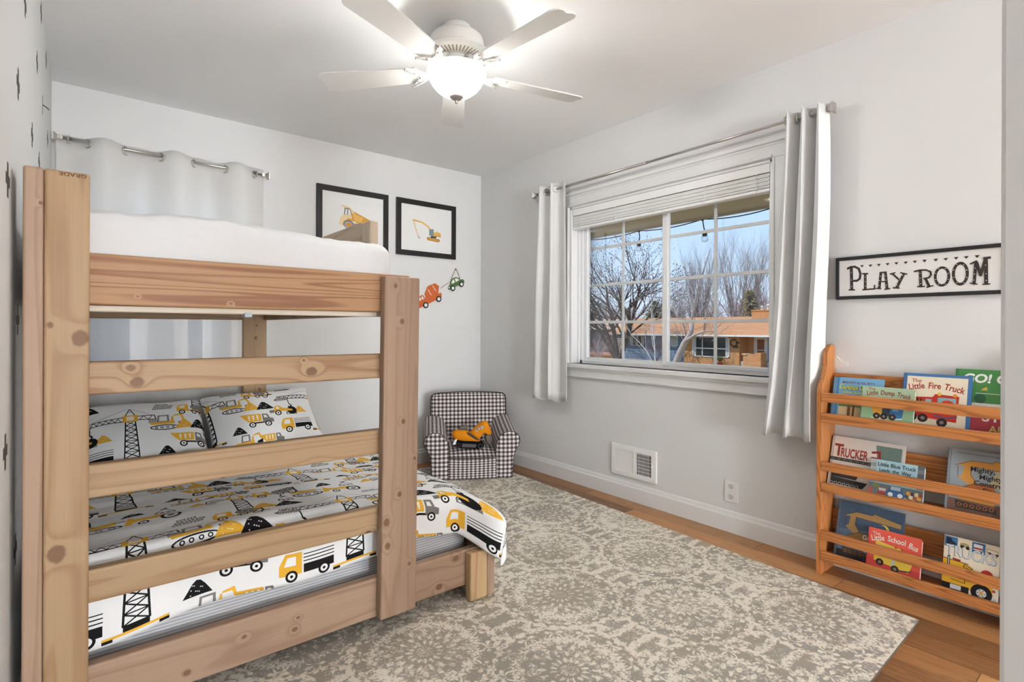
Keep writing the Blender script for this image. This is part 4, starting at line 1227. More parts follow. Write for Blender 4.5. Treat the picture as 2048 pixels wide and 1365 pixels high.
frt = lambda a, z, h=0.0: tp(a, -0.0562 - h, z)
for a, z in ((-0.102, 0.030), (0.060, 0.020)):
    g.disc((a, z), 0.019, frt, 0.0005, 0); g.disc((a, z), 0.010, frt, 0.0010, 1)
g.flat([(-0.074, 0.016), (0.028, 0.010), (0.030, 0.034), (-0.072, 0.042)], frt, 0.0006, 2)
for k in range(3): g.disc((-0.035 + 0.018 * k, 0.004), 0.004, frt, 0.0006, 0, 8)
g.build('track_print', [mat('toy_charcoal', srgb(52, 50, 50), 0.9), M_bk, mat('toy_slate', srgb(84, 82, 86), 0.9)], tr)
g = G(); slab(g, smooth_poly([(-0.140, 0.060), (0.060, 0.040), (0.066, 0.056), (0.005, 0.080), (-0.020, 0.128), (-0.090, 0.140), (-0.145, 0.115)]), -0.050, 0.055, 0.03)
bd = g.build('cab_body', M_or, toy)
g = G(); slab(g, smooth_poly([(-0.046, 0.112), (-0.030, 0.128), (0.055, 0.066), (0.045, 0.056)]), -0.0560, -0.040, 0.006)
g.build('cab_stripe', mat('toy_stripe', srgb(74, 66, 60), 0.9), bd)
g = G(); slab(g, smooth_poly([(-0.098, 0.128), (-0.028, 0.128), (-0.030, 0.156), (-0.060, 0.170), (-0.092, 0.158)]), -0.028, 0.034, 0.026); g.build('cab_dome', M_gy, toy)
g = G(); slab(g, smooth_poly([(-0.030, 0.098), (0.036, 0.050), (0.062, 0.072), (0.088, 0.112), (0.140, 0.084), (0.148, 0.112), (0.128, 0.168), (0.106, 0.196), (0.076, 0.194), (0.030, 0.154)]), -0.040, 0.030, 0.022)
bo = g.build('boom', M_or, toy)
g = G(); slab(g, smooth_poly([(0.098, 0.098), (0.142, 0.098), (0.156, 0.072), (0.148, 0.030), (0.118, 0.016), (0.100, 0.050)]), -0.042, 0.032, 0.026); g.build('bucket', M_gy, toy)
g = G(); frb = lambda a, z, h=0.0: tp(a, -0.0408 - h, z)
for dh, mi, bo_ in ((0.0, 0, 0.09), (0.0004, 1, 0.03)): g.text('CASE', frb, 0.030, 0.120, 0.030, dh, mi, bo_, 0.0, 'L', math.radians(28))
g.build('boom_lettering', [mat('toy_letter_edge', srgb(40, 32, 28), 0.8), mat('toy_letter', srgb(206, 196, 180), 0.8)], bo)
g = G(); g.add([tp(-0.125, -0.056, 0.072), tp(-0.108, -0.056, 0.076), tp(-0.122, -0.072, 0.038), tp(-0.142, -0.070, 0.040)], [(0, 1, 2, 3)]); solid(g.build('care_tag', mat('white_tag', (0.78, 0.77, 0.74), 0.7), toy), 0.0006)

# ------------------------------------------------------------------ framed prints on the back wall
M_paper = mat('print_paper', (0.80, 0.80, 0.79), 0.6)
_am = {}
def artmats(cols):
    out = []
    for c in cols:
        k = tuple(round(x, 4) for x in c)
        if k not in _am: _am[k] = mat('ink_%02d' % len(_am), k, 0.65, vary=0.10)
        out.append(_am[k])
    return out
def art_to(g, art, fr, h, mats, dh=0.00002):
    """lay vector art on a flat face; returns the material list extended with its inks"""
    idx = {m.name: i for i, m in enumerate(mats)}
    for k, (c, p) in enumerate(art.L):
        m = artmats([c])[0]
        if m.name not in idx: idx[m.name] = len(mats); mats.append(m)
        g.flat(p, fr, h + dh * k, idx[m.name])
def picture(label, x0, x1, z0, z1, art):
    t = thing('framed_picture', label, 'picture', ((x0 + x1) / 2, -0.012, z0))
    g = G(); w = 0.040
    for a in ((x0, z0, x1, z0 + w), (x0, z1 - w, x1, z1)): g.box(a[0], -0.022, a[1], a[2], -0.001, a[3], 0.002)
    for a in ((x0, z0 + w, x0 + w, z1 - w), (x1 - w, z0 + w, x1, z1 - w)): g.box(a[0], -0.022, a[1], a[2], -0.001, a[3], 0.002)
    g.build('frame_moulding', M_black, t)
    fr = frame((x0 + w, -0.010, z0 + w), (1, 0, 0), (0, 0, 1), (0, -1, 0))
    W, H = x1 - x0 - 2 * w, z1 - z0 - 2 * w
    ms = [M_paper]; g = G(); g.flat([(-.004, -.004), (W + .004, -.004), (W + .004, H + .004), (-.004, H + .004)], fr, 0, 0)
    art_to(g, art, lambda a, b, c=0.0: fr(a * W, b * H, c), 0.0002, ms)
    g.build('art_print', ms, t)
WY, WY2, WY3, WGR = srgb(222, 176, 96), srgb(206, 148, 60), srgb(226, 206, 160), srgb(110, 104, 104)
a = Art()                                                     # dump truck watercolour
a.P(WY3, [(.26, .40), (.30, .56), (.47, .62), (.50, .46), (.44, .37), (.30, .36)]).P(WY2, [(.44, .70), (.52, .66), (.80, .52), (.85, .44), (.78, .42), (.54, .44), (.48, .50)]).P(WY, [(.46, .68), (.54, .62), (.66, .56), (.62, .46), (.52, .47)])
a.P(WY3, [(.30, .78), (.44, .74), (.52, .64), (.47, .62), (.42, .69), (.31, .74)]).P(WGR, [(.34, .58), (.355, .72), (.44, .71), (.475, .60)]).P((.78, .79, .80), [(.355, .59), (.37, .70), (.395, .70), (.395, .59)]).P((.78, .79, .80), [(.41, .59), (.41, .70), (.435, .695), (.46, .60)])
a.P(WGR, circ(.415, .40, .085, 22)).P(srgb(170, 160, 160), circ(.415, .39, .070, 22)).P(WY2, circ(.42, .39, .040, 18)).P(WGR, [(.48, .41), (.70, .40), (.70, .42), (.48, .43)]).P(WY2, [(.38, .49), (.50, .47), (.50, .50), (.42, .52)])
picture('black framed dump truck picture on the back wall, partly behind the top bunk', -1.443, -0.892, 1.675, 2.128, a)
a = Art()                                                     # excavator watercolour
a.ln(WY3, [(.24, .66), (.27, .52), (.33, .34)], .025).ln(WY, [(.23, .67), (.40, .645), (.52, .57), (.57, .50)], .035).P(srgb(186, 186, 188), [(.31, .36), (.33, .28), (.38, .28), (.355, .33)])
a.P(srgb(120, 146, 160), [(.55, .38), (.55, .51), (.63, .52), (.63, .38)]).ln(WGR, [(.55, .38), (.55, .51), (.63, .52), (.63, .38), (.55, .38)], .008).P(WY, [(.63, .38), (.63, .46), (.73, .47), (.78, .45), (.78, .36)]).P(WY2, [(.63, .38), (.78, .36), (.78, .385), (.63, .40)])
a.P(srgb(70, 56, 56), [(.58, .33), (.68, .33), (.70, .37), (.57, .37)]).P(WY2, [(.50, .30), (.52, .335), (.74, .31), (.76, .28), (.73, .25), (.52, .27)]).ln(srgb(90, 66, 40), [(.50, .30), (.52, .335), (.74, .31), (.76, .28), (.73, .25), (.52, .27), (.50, .30)], .008).ln(WGR, [(.70, .47), (.70, .50)], .01)
picture('black framed excavator picture on the back wall, nearest the corner', -0.822, -0.273, 1.680, 2.128, a)

# hanging wooden mixer truck and car on a cord
orn = thing('hanging_ornament', 'flat wooden orange truck and green car strung on a cord from a hook', 'wall ornament', (-0.255, -0.006, 1.60))
fo = frame((0, -0.004, 0), (1, 0, 0), (0, 0, 1), (0, -1, 0))
M_og, M_gn, M_wt = mat('orange_paint', srgb(200, 98, 44), 0.5), mat('green_paint', srgb(78, 112, 58), 0.5), mat('white_paint', (0.78, 0.77, 0.75), 0.5)
M_bkp = mat('black_paint', (0.012, 0.011, 0.011), 0.5)
g = G(); g.tube([(-0.315, -0.008, 1.505), (-0.275, -0.012, 1.595), (-0.262, -0.012, 1.600), (-0.222, -0.008, 1.525)], 0.0022, 6); g.tube([(-0.415, -0.008, 1.432), (-0.330, -0.008, 1.488)], 0.0020, 6)
g.ball((-0.268, -0.010, 1.600), 0.008, 8); g.build('cord', mat('jute_cord', srgb(150, 132, 110), 0.9), orn)
def rotp(p, c, ang):
    ca, sa = math.cos(ang), math.sin(ang); return [(c[0] + x * ca - y * sa, c[1] + x * sa + y * ca) for x, y in p]
A = math.radians(24); cc = (-0.268, 1.485)
g = G(); g.prism(rotp([(-0.085, -0.032), (0.085, -0.030), (0.090, -0.010), (0.080, 0.002), (0.055, 0.008), (0.045, 0.028), (0.020, 0.043), (-0.015, 0.043), (-0.045, 0.026), (-0.058, 0.004), (-0.080, -0.006), (-0.088, -0.018)], cc, A), fo, 0, 0.006, 0)
for p in ([(-0.044, 0.006), (-0.034, 0.022), (-0.016, 0.034), (-0.006, 0.034), (-0.006, 0.004)], [(0.004, 0.004), (0.004, 0.034), (0.018, 0.034), (0.036, 0.022), (0.042, 0.008)]): g.flat(rotp(p, cc, A), fo, 0.0065, 1)
g.flat(rotp(circ(-0.078, -0.014, 0.006), cc, A), fo, 0.0066, 1)
car = g.build('green_car', [M_gn, M_wt], orn)
for wx in (-0.046, 0.048):
    g = G(); p = rotp([(wx, -0.032)], cc, A)[0]
    g.prism(circ(p[0], p[1], 0.024, 24), fo, 0.0064, 0.010, 0); g.disc(p, 0.014, fo, 0.0103, 1); g.build('wheel', [M_bkp, M_wt], car)
cc = (-0.520, 1.355)
g = G(); g.prism(rotp([(-0.125, -0.050), (0.105, -0.046), (0.118, -0.020), (0.108, -0.004), (0.085, -0.010), (0.120, 0.050), (0.092, 0.084), (0.020, 0.086), (-0.030, 0.040), (-0.034, 0.006), (-0.046, 0.006), (-0.052, 0.038), (-0.100, 0.036), (-0.120, 0.000)], cc, A), fo, 0, 0.006, 0)
for p in ([(-0.108, 0.004), (-0.095, 0.028), (-0.082, 0.028), (-0.082, 0.004)], [(-0.074, 0.004), (-0.074, 0.028), (-0.060, 0.028), (-0.056, 0.004)]): g.flat(rotp(p, cc, A), fo, 0.0065, 1)
for p in (((0.010, 0.062), (0.020, 0.008)), ((0.062, 0.078), (0.074, 0.022))): g.line(rotp(p, cc, A), 0.005, fo, 0.0066, 1)
truck = g.build('orange_truck', [M_og, M_wt], orn)
for wx in (-0.062, 0.072):
    g = G(); p = rotp([(wx, -0.048)], cc, A)[0]
    g.prism(circ(p[0], p[1], 0.025, 24), fo, 0.0064, 0.010, 0); g.disc(p, 0.0145, fo, 0.0103, 1); g.build('wheel', [M_bkp, M_wt], truck)

# ------------------------------------------------------------------ PLAY ROOM sign
STROKES=[(0.0119, [(0.0622, 0.1437), (0.0645, 0.0441)]),(0.0068, [(0.0532, 0.0433), (0.0757, 0.0421)]),(0.0094, [(0.0468, 0.1405), (0.0581, 0.1463), (0.0762, 0.147), (0.0921, 0.1366), (0.0989, 0.1137), (0.0962, 0.0915), (0.0844, 0.0825), (0.0684, 0.0836)]),(0.0108, [(0.1177, 0.1122), (0.1179, 0.0433)]),(0.0066, [(0.1076, 0.113), (0.1278, 0.1114)]),(0.0067, [(0.1082, 0.0408), (0.1563, 0.0425)]),(0.0065, [(0.1537, 0.0427), (0.1536, 0.058)]),(0.0104, [(0.1776, 0.1119), (0.1714, 0.0425)]),(0.0104, [(0.1943, 0.1127), (0.2011, 0.0387)]),(0.0065, [(0.1742, 0.1121), (0.198, 0.1124)]),(0.0056, [(0.1743, 0.0729), (0.1981, 0.0713)]),(0.0056, [(0.1609, 0.044), (0.1778, 0.0422)]),(0.0056, [(0.193, 0.0378), (0.2114, 0.0403)]),(0.0071, [(0.2221, 0.1019), (0.2445, 0.0767)]),(0.01, [(0.2615, 0.1001), (0.2357, 0.0423)]),(0.0055, [(0.2119, 0.1027), (0.2301, 0.1077)]),(0.0055, [(0.2498, 0.1061), (0.2728, 0.0979)]),(0.0055, [(0.223, 0.043), (0.2454, 0.0405)]),(0.0104, [(0.3186, 0.1047), (0.3212, 0.0423)]),(0.0068, [(0.2988, 0.1072), (0.3176, 0.1111), (0.3378, 0.1102), (0.3528, 0.102), (0.3552, 0.0895), (0.3479, 0.0777), (0.3312, 0.0748)]),(0.0096, [(0.3362, 0.0753), (0.3497, 0.0407)]),(0.0052, [(0.3093, 0.0431), (0.333, 0.0425)]),(0.0051, [(0.3414, 0.0379), (0.3622, 0.044)]),(0.0095, [(0.4964, 0.1273), (0.4916, 0.042)]),(0.0102, [(0.4976, 0.1291), (0.5108, 0.0756)]),(0.0087, [(0.5239, 0.1343), (0.5102, 0.0737)]),(0.012, [(0.5259, 0.1399), (0.5271, 0.0397)]),(0.0048, [(0.4795, 0.0466), (0.5006, 0.0414)]),(0.0047, [(0.5174, 0.0392), (0.5387, 0.0398)]),(0.0062, [(0.4802, 0.1218), (0.4988, 0.1321)]),(0.0094, [(0.5209, 0.1404), (0.5384, 0.1413)]),]
RINGS= [((0.3911, 0.0794), [0.0265, 0.0412], [0.0176, 0.0315]), ((0.4492, 0.0862), [0.0263, 0.0475], [0.0169, 0.0364])]
TRIS= [(0.1051, 0.1466), (0.1377, 0.1459), (0.1699, 0.1461), (0.2026, 0.1466), (0.2346, 0.147), (0.2681, 0.1469), (0.3, 0.1476), (0.333, 0.1482), (0.3708, 0.1482), (0.4031, 0.1482), (0.436, 0.1489), (0.4677, 0.1493), (0.5002, 0.1494)]
DOTS= [(0.0622, 0.1211), (0.0632, 0.0871), (0.0645, 0.0576), (0.1185, 0.0966), (0.1186, 0.0766), (0.1187, 0.0566), (0.1761, 0.0967), (0.1728, 0.0773), (0.1706, 0.0557), (0.1943, 0.0975), (0.1966, 0.0779), (0.1989, 0.0561), (0.2573, 0.0949), (0.2474, 0.0765), (0.2374, 0.0537), (0.3176, 0.0986), (0.3187, 0.0778), (0.3205, 0.0548), (0.4947, 0.1041), (0.4924, 0.0809), (0.491, 0.0576), (0.5254, 0.1137), (0.527, 0.0801), (0.5276, 0.0539), (0.4116, 0.0656), (0.4021, 0.0472), (0.3802, 0.0486), (0.3704, 0.0684), (0.3703, 0.0935), (0.38, 0.1119), (0.402, 0.11), (0.4115, 0.0903), (0.4694, 0.0704), (0.4601, 0.0492), (0.4384, 0.0506), (0.4287, 0.0734), (0.4287, 0.1023), (0.4382, 0.1236), (0.4599, 0.1216), (0.4693, 0.0989)]

sg = thing('wall_sign', 'long black framed sign with PLAY ROOM in quirky dark letters', 'sign', (0, -3.155, 1.235))
SW = 0.597; SH = 0.193
g = G()
for a in ((0, 0, SW, 0.015), (0, SH - 0.015, SW, SH), (0, 0.015, 0.013, SH - 0.015), (SW - 0.013, 0.015, SW, SH - 0.015)):
    g.box(-0.024, -2.858 - a[2], 1.235 + a[1], -0.001, -2.858 - a[0], 1.235 + a[3], 0.002)
g.build('sign_frame', mat('sign_black', (0.018, 0.018, 0.020), 0.45), sg)
fs = frame((-0.015, -2.858, 1.235), (0, -1, 0), (0, 0, 1), (-1, 0, 0))
def planks():
    b = NB('white_plank_panel', 0.6, 0.2); x, y, z = b.sep(b.coord())
    l = b.noise(b.comb(b.math('MULTIPLY', y, 4.0), b.math('MULTIPLY', z, 220.0), 0.0), 1.0, 2.0)
    b.bump(l, 0.15, 0.001)
    return b.done(b.mix(l, (0.70, 0.69, 0.67), (0.80, 0.79, 0.775)))
g = G(); g.flat([(0.008, 0.008), (SW - 0.008, 0.008), (SW - 0.008, SH - 0.008), (0.008, SH - 0.008)], fs, 0.0); g.build('sign_panel', planks(), sg)
g = G(); K = SW / 0.597
for i, (w, pl) in enumerate(STROKES): g.line(pl, w, fs, 0.0010 + 0.00003 * i, 0)
for i, (c, o, r) in enumerate(RINGS):
    n = 40
    P = [[fs(c[0] + q[0] * math.cos(2 * PI * k / n), c[1] + q[1] * math.sin(2 * PI * k / n), 0.0012) for k in range(n)] for q in (o, r)]
    g.add(P[0] + P[1], [(k, (k + 1) % n, n + (k + 1) % n, n + k) for k in range(n)], 0)
for x, y in TRIS: g.flat([(x - 0.0075, y + 0.005), (x, y - 0.006), (x + 0.0075, y + 0.005)], fs, 0.0012, 0)
for x, y in DOTS: g.disc((x, y), 0.0018, fs, 0.0022, 1, 8)
g.build('lettering', [mat('sign_letter', srgb(52, 44, 40), 0.6), M_wt], sg)

# ------------------------------------------------------------------ oak book rack
rack = thing('bookshelf', 'oak front-facing book rack with three tiers under the sign', 'bookshelf', (-0.09, -3.20, 0))
KO = ORG[rack.name]
def oak(axis, seed, v=None): return wood('oak_board', axis, srgb(196, 128, 72), srgb(132, 76, 38), seed, (), 16.0, 13.0, 0.9, 0.42, 0.45, 0.55, vaxis=v)
RY0, RY1 = -2.833, -3.600
for y0, y1 in ((RY0 - 0.018, RY0), (RY1, RY1 + 0.018)):
    pol = [(-0.005, 0.0), (-0.163, 0.0), (-0.163, 0.815), (-0.158, 0.835), (-0.140, 0.858), (-0.118, 0.885), (-0.100, 0.930), (-0.094, 0.985), (-0.078, 1.010), (-0.055, 1.026), (-0.030, 1.030), (-0.012, 1.022), (-0.005, 1.0)]
    g = G(); g.prism(pol, frame((0, y0, 0), (1, 0, 0), (0, 0, 1), (0, 1, 0)), 0, 0.018); g.build('side_panel', oak('Z', 4.0 + y0, 'X'), rack)
TIERS = [(0.773, 0.815, 0.682, 0.724, 0.780, 0.896), (0.467, 0.507, 0.373, 0.413, 0.478, 0.580), (0.158, 0.200, 0.067, 0.108, 0.170, 0.270)]
for i, (a0, a1, b0, b1, c0, c1) in enumerate(TIERS):
    for k, (z0, z1) in enumerate(((a0, a1), (b0, b1))):
        g = G(); g.box(-0.165, RY1 + 0.018, z0, -0.150, RY0 - 0.018, z1, 0.003); g.build('front_slat', oak('Y', i * 2 + k + 0.5), rack)
    g = G(); g.box(-0.030, RY1 + 0.018, c0, -0.014, RY0 - 0.018, c1, 0.003); g.build('back_slat', oak('Y', i * 3 + 20.5), rack)
    g = G(); g.box(-0.149, RY1 + 0.018, b0 + 0.004, -0.014, RY0 - 0.018, b0 + 0.016, 0.002); g.build('book_ledge', oak('Y', i * 3 + 40.5), rack)
g = G(); fk = frame((-0.0005, -2.852, 0.945), (0, -1, 0), (0, 0, 1), (-1, 0, 0))
g.prism(smooth_poly([(-0.002, -0.032), (-0.002, 0.030), (0.010, 0.028), (0.022, 0.006), (0.048, 0.002), (0.056, -0.010), (0.048, -0.024), (0.022, -0.024), (0.010, -0.034)], 2), fk, 0, 0.009)
g.disc((0.040, -0.011), 0.003, fk, 0.0095, 0, 10); g.build('wall_bracket', M_trim, rack)

# ------------------------------------------------------------------ picture books
def book(label, y0, z0, w, h, thick, xf, lean, cover, spine, art_fn, roll=0.0, board_book=False):
    """front cover bottom-left corner (seen from the room) at (xf, y0, z0); leans back by lean degrees"""
    l = math.radians(lean)
    V = Vector((math.sin(l), 0, math.cos(l))); U = Vector((0, -1, 0)); N = Vector((-math.cos(l), 0, math.sin(l)))
    cr, sr = math.cos(roll), math.sin(roll)
    U, V = U * cr + V * sr, V * cr - U * sr
    fr = frame((xf, y0, z0), U, V, N)
    t = thing('picture_book', label, 'book', tuple(fr(w / 2, 0, -thick / 2)), 'picture books in the oak rack')
    M_c = mat('cover_%d' % len(_MC), cover, 0.35); ms = [M_c]
    if spine: ms.append(mat('cover_%d' % len(_MC), spine, 0.4))
    g = G()
    if board_book:
        c = 0.010
        pol = [(0, 0), (w - c, 0)] + [(w - c + c * math.sin(k * PI / 8), c - c * math.cos(k * PI / 8)) for k in range(1, 5)] + [(w - c + c * math.cos(k * PI / 8), h - c + c * math.sin(k * PI / 8)) for k in range(0, 5)] + [(0, h)]
    else: pol = [(0, 0), (w, 0), (w, h), (0, h)]
    ct = 0.0022
    g.prism(pol, fr, -ct, 0.0)
    g.prism(pol, fr, -thick, -thick + ct)
    g.prism([(0, 0), (0.003, 0), (0.003, h), (0, h)], fr, -thick, 0.0, 1 if spine else 0)
    if not board_book: g.flat([(0.008, 0), (0.0095, 0), (0.0095, h), (0.008, h)], fr, 0.0001, len(ms)); ms.append(mat('cover_crease', (0.10, 0.10, 0.11), 0.6))
    a = Art(); txt = art_fn(a, w, h) or []
    art_to(g, a, fr, 0.0002, ms, 0.000004)
    h0 = 0.0002 + 0.000004 * len(a.L) + 0.0001
    for (s, x, y, size, col, bold, kw) in txt:
        m = artmats([col])[0]
        if m not in ms: ms.append(m)
        g.text(s, fr, x, y, size, h0, ms.index(m), bold, **kw); h0 += 0.00004
    g.build('cover', ms, t)
    e = 0.0 if board_book else 0.0025
    p = G(); p.prism([(0.003, e), (w - e - 0.001, e), (w - e - 0.001, h - e - (0.001 if board_book else 0)), (0.003, h - e - (0.001 if board_book else 0))] if not board_book else [(0.003, 0.0005), (w - 0.011, 0.0005), (w - 0.0005, 0.011), (w - 0.0005, h - 0.011), (w - 0.011, h - 0.0005), (0.003, h - 0.0005)], fr, -thick + ct, -ct)
    p.build('page_block', mat('book_pages', (0.74, 0.71, 0.64), 0.8), t)
    return t
RED = srgb(160, 52, 36); CRM = srgb(232, 220, 196)
def arc(s, x0, x1, y0, sag, size, col, bold=0.02, tilt=0.0):
    """hand-lettered line: each word squeezed to its share of the width and set on its own slope along an arc"""
    out = []; ws = s.split(' '); sp = 0.35; wd = [text_mesh(w, bold, 0.0)[2] for w in ws]; tot = sum(wd) + sp * (len(ws) - 1); x = x0; per = (x1 - x0) / tot
    for w, q in zip(ws, wd):
        xc = (x + per * q / 2 - x0) / (x1 - x0)
        y = y0 + sag * (1 - (2 * xc - 1) ** 2) + tilt * xc; sl = (-4 * sag * (2 * xc - 1) + tilt) / (x1 - x0)
        out.append((w, x, y - sl * per * q / 2, size, col, bold, dict(rot=math.atan(sl), fit=per * q))); x += per * (q + sp)
    return out
def c_blue(a, w, h):
    a.R(srgb(74, 136, 186), 0.014, 0, 0.024, h); a.R(srgb(120, 170, 200), 0.03, 0.03, w, h * .55); a.R(srgb(226, 208, 160), 0.03, 0, w, h * .30); a.R(srgb(96, 132, 84), 0.03, h * .30, w * .8, h * .42)
    a.R(srgb(146, 96, 60), w * .34, h * .06, w * .40, h * .34).R(srgb(120, 78, 50), w * .44, h * .04, w * .48, h * .34).R(srgb(196, 70, 60), w * .62, h * .20, w * .8, h * .36).C(srgb(50, 46, 46), w * .66, h * .2, .008).C(srgb(50, 46, 46), w * .78, h * .2, .008)
    return [("MARGRET & H.A. REY'S", 0.036, h - 0.026, 0.0135, srgb(120, 44, 44), 0.012, dict(fit=0.125)), ('Curious G', 0.026, h - 0.054, 0.030, srgb(40, 90, 60), 0.03, dict(shear=.25, fit=0.100)), ('Curious G', 0.025, h - 0.053, 0.030, srgb(240, 224, 60), 0.012, dict(shear=.25, fit=0.098)), ('and the Dump', 0.040, h - 0.072, 0.015, srgb(240, 224, 60), 0.01, dict(fit=0.080))]
def c_dump(a, w, h):
    a.P(srgb(168, 190, 158), [(0, h * .62), (w * .5, h * .55), (w, h * .62), (w, h), (0, h)]); a.P(srgb(226, 228, 206), [(w * .2, h * .16), (w * .7, h * .06), (w * .76, h * .10), (w * .3, h * .2)])
    a.P(srgb(226, 164, 62), [(w * .18, h * .56), (w * .40, h * .60), (w * .42, h * .26), (w * .26, h * .28)]).P(srgb(64, 78, 88), [(w * .42, h * .26), (w * .62, h * .22), (w * .62, h * .55), (w * .42, h * .55)]).P(srgb(60, 116, 164), [(w * .56, h * .20), (w * .80, h * .20), (w * .82, h * .46), (w * .74, h * .56), (w * .58, h * .56)])
    a.R(srgb(120, 170, 200), w * .61, h * .38, w * .72, h * .50).ln((.8, .84, .88), [(w * .56, h * .22), (w * .68, h * .17), (w * .8, h * .2)], .004)
    for x in (.32, .46, .62): a.C(srgb(48, 42, 44), w * x, h * .22, .013).C(srgb(150, 130, 120), w * x, h * .22, .005)
    return [('The', 0.022, h - 0.016, 0.016, RED, 0.01, dict(rot=.05))] + arc('Little Dump Truck', 0.018, w - 0.012, h - 0.040, 0.010, 0.027, srgb(132, 62, 42), 0.02, -0.006)
def c_fire(a, w, h):
    a.R(CRM, 0.014, 0.008, w - 0.012, h - 0.012)
    a.P(srgb(196, 50, 38), [(w * .10, h * .22), (w * .82, h * .16), (w * .84, h * .62), (w * .50, h * .64), (w * .46, h * .58), (w * .10, h * .56)]).R(srgb(140, 180, 186), w * .54, h * .42, w * .80, h * .58).R(srgb(150, 190, 196), w * .36, h * .40, w * .45, h * .54).R(srgb(120, 30, 24), w * .12, h * .44, w * .32, h * .54)
    for k in range(5): a.ln(srgb(196, 150, 90), [(w * (.12 + .05 * k), h * .44), (w * (.12 + .05 * k), h * .54)], .002)
    a.P(srgb(206, 60, 44), circ(w * .68, h * .46, .022, 20, .018)).ln(srgb(70, 90, 120), [(w * .5, h * .26), (w * .66, h * .22), (w * .82, h * .26)], .006).C(srgb(230, 180, 60), w * .56, h * .64, .007).C(srgb(230, 140, 50), w * .78, h * .63, .007)
    for x, y in ((.18, .20), (.34, .19), (.62, .14)): a.C(srgb(40, 34, 34), w * x, h * y, .017).C(srgb(140, 120, 110), w * x, h * y, .007)
    return [('The', 0.030, h - 0.038, 0.021, RED, 0.01, dict(rot=.04))] + arc('Little Fire Truck', 0.022, w - 0.020, h - 0.072, 0.014, 0.035, RED, 0.02, -0.004)
def c_go(a, w, h):
    a.R(srgb(222, 222, 216), 0, h * .30, w, h * .48); a.R(srgb(168, 64, 74), 0, 0, w, h * .30)
    a.ln((.8, .8, .78), [(w * .30, h * .63), (w * .62, h * .63)], .002).P(srgb(206, 70, 56), [(w * .64, h * .50), (w * .64, h * .62), (w * .86, h * .62), (w * .86, h * .50)]).C(srgb(60, 50, 44), w * .68, h * .50, .010).C(srgb(60, 50, 44), w * .82, h * .50, .010).C(srgb(40, 90, 60), w * .36, h * .55, .018).P(srgb(216, 178, 70), [(w * .36, h * .68), (w * .44, h * .74), (w * .46, h * .68)])
    return [('GO! GO!', 0.022, h - 0.050, 0.046, (.82, .82, .80), 0.035, dict(shear=.15, fit=0.185)), ('EVE MERIAM', w * .10, h * .34, 0.022, srgb(60, 56, 54), 0.006, dict(fit=0.165)), ('STOP', w * .40, h * .21, 0.05, (.80, .78, .74), 0.02, {}), ('ABC', w * .50, h * .05, 0.036, srgb(216, 190, 120), 0.02, {})]
def c_trucker(a, w, h):
    a.P(srgb(112, 134, 126), [(w * .66, h * .58), (w * .62, h * .93), (w * .96, h * .93), (w * .96, h * .58)])
    for k in range(8): a.ln(srgb(92, 112, 106), [(w * (.68 + .036 * k), h * .58), (w * (.68 + .036 * k), h * .92)], .0014)
    a.P(srgb(150, 50, 42), [(w * .57, h * .80), (w * .69, h * .83), (w * .70, h * .66), (w * .57, h * .66), (w * .57, h * .70), (w * .66, h * .70), (w * .655, h * .78), (w * .57, h * .76)])
    a.R(srgb(74, 76, 78), 0, h * .52, w * .62, h * .585)
    for k in range(7): a.ln(srgb(200, 196, 180), [(w * (.03 + .085 * k), h * .552), (w * (.06 + .085 * k), h * .552)], .0014)
    a.P(srgb(56, 58, 62), [(0.012, h * .20), (w * .40, h * .20), (w * .44, h * .32), (w * .3, h * .40), (0.012, h * .42)]).P(srgb(60, 58, 56), [(0.012, h * .06), (w * .5, h * .06), (w * .56, h * .18), (0.012, h * .2)])
    for k in range(7): a.C(srgb(190, 186, 178), w * (.06 + .06 * k), h * .08, .007).C(srgb(40, 40, 42), w * (.06 + .06 * k), h * .08, .004)
    return [('T', 0.014, h * .62, 0.074, srgb(150, 58, 48), 0.03, dict(fit=0.036)), ('RUCKER', 0.040, h * .61, 0.056, srgb(158, 62, 50), 0.028, dict(fit=0.108))]
def c_lbt(a, w, h):
    for k in range(6): a.R((srgb(150, 156, 152), srgb(176, 182, 180))[k % 2], 0, h * (.4 + .1 * k), w * .11, h * (.5 + .1 * k)); a.R((srgb(122, 126, 128), srgb(98, 104, 108))[k % 2], w * .88, h * (.4 + .1 * k), w, h * (.5 + .1 * k))
    a.R(srgb(108, 120, 124), 0, 0, w, h * .38).R(srgb(186, 90, 84), 0, h * .05, w * .08, h * .24).R(srgb(126, 136, 72), w * .08, h * .26, w * .2, h * .36).P(srgb(150, 70, 70), [(w * .16, h * .10), (w * .36, h * .10), (w * .34, h * .28), (w * .20, h * .28)]).R(srgb(208, 204, 196), w * .20, h * .20, w * .33, h * .27)
    a.P(srgb(62, 104, 150), [(w * .34, h * .06), (w * .66, h * .06), (w * .68, h * .18), (w * .60, h * .36), (w * .42, h * .36), (w * .33, h * .18)]).R(srgb(176, 200, 210), w * .42, h * .27, w * .60, h * .36).C((.75, .78, .78), w * .42, h * .15, .009).C((.75, .78, .78), w * .60, h * .15, .009)
    for k in range(12): a.C((srgb(214, 200, 170), srgb(80, 76, 74), srgb(206, 150, 70), srgb(146, 84, 66))[k % 4], w * (.70 + .024 * k), h * (.08 + .09 * (k % 3)), .008)
    return [('Little Blue Truck', w * .135, h - 0.026, 0.0225, srgb(30, 32, 40), 0.014, dict(fit=w * .72)), ('Leads  the  Way', w * .17, h - 0.048, 0.0205, srgb(30, 32, 40), 0.014, dict(fit=w * .60))]
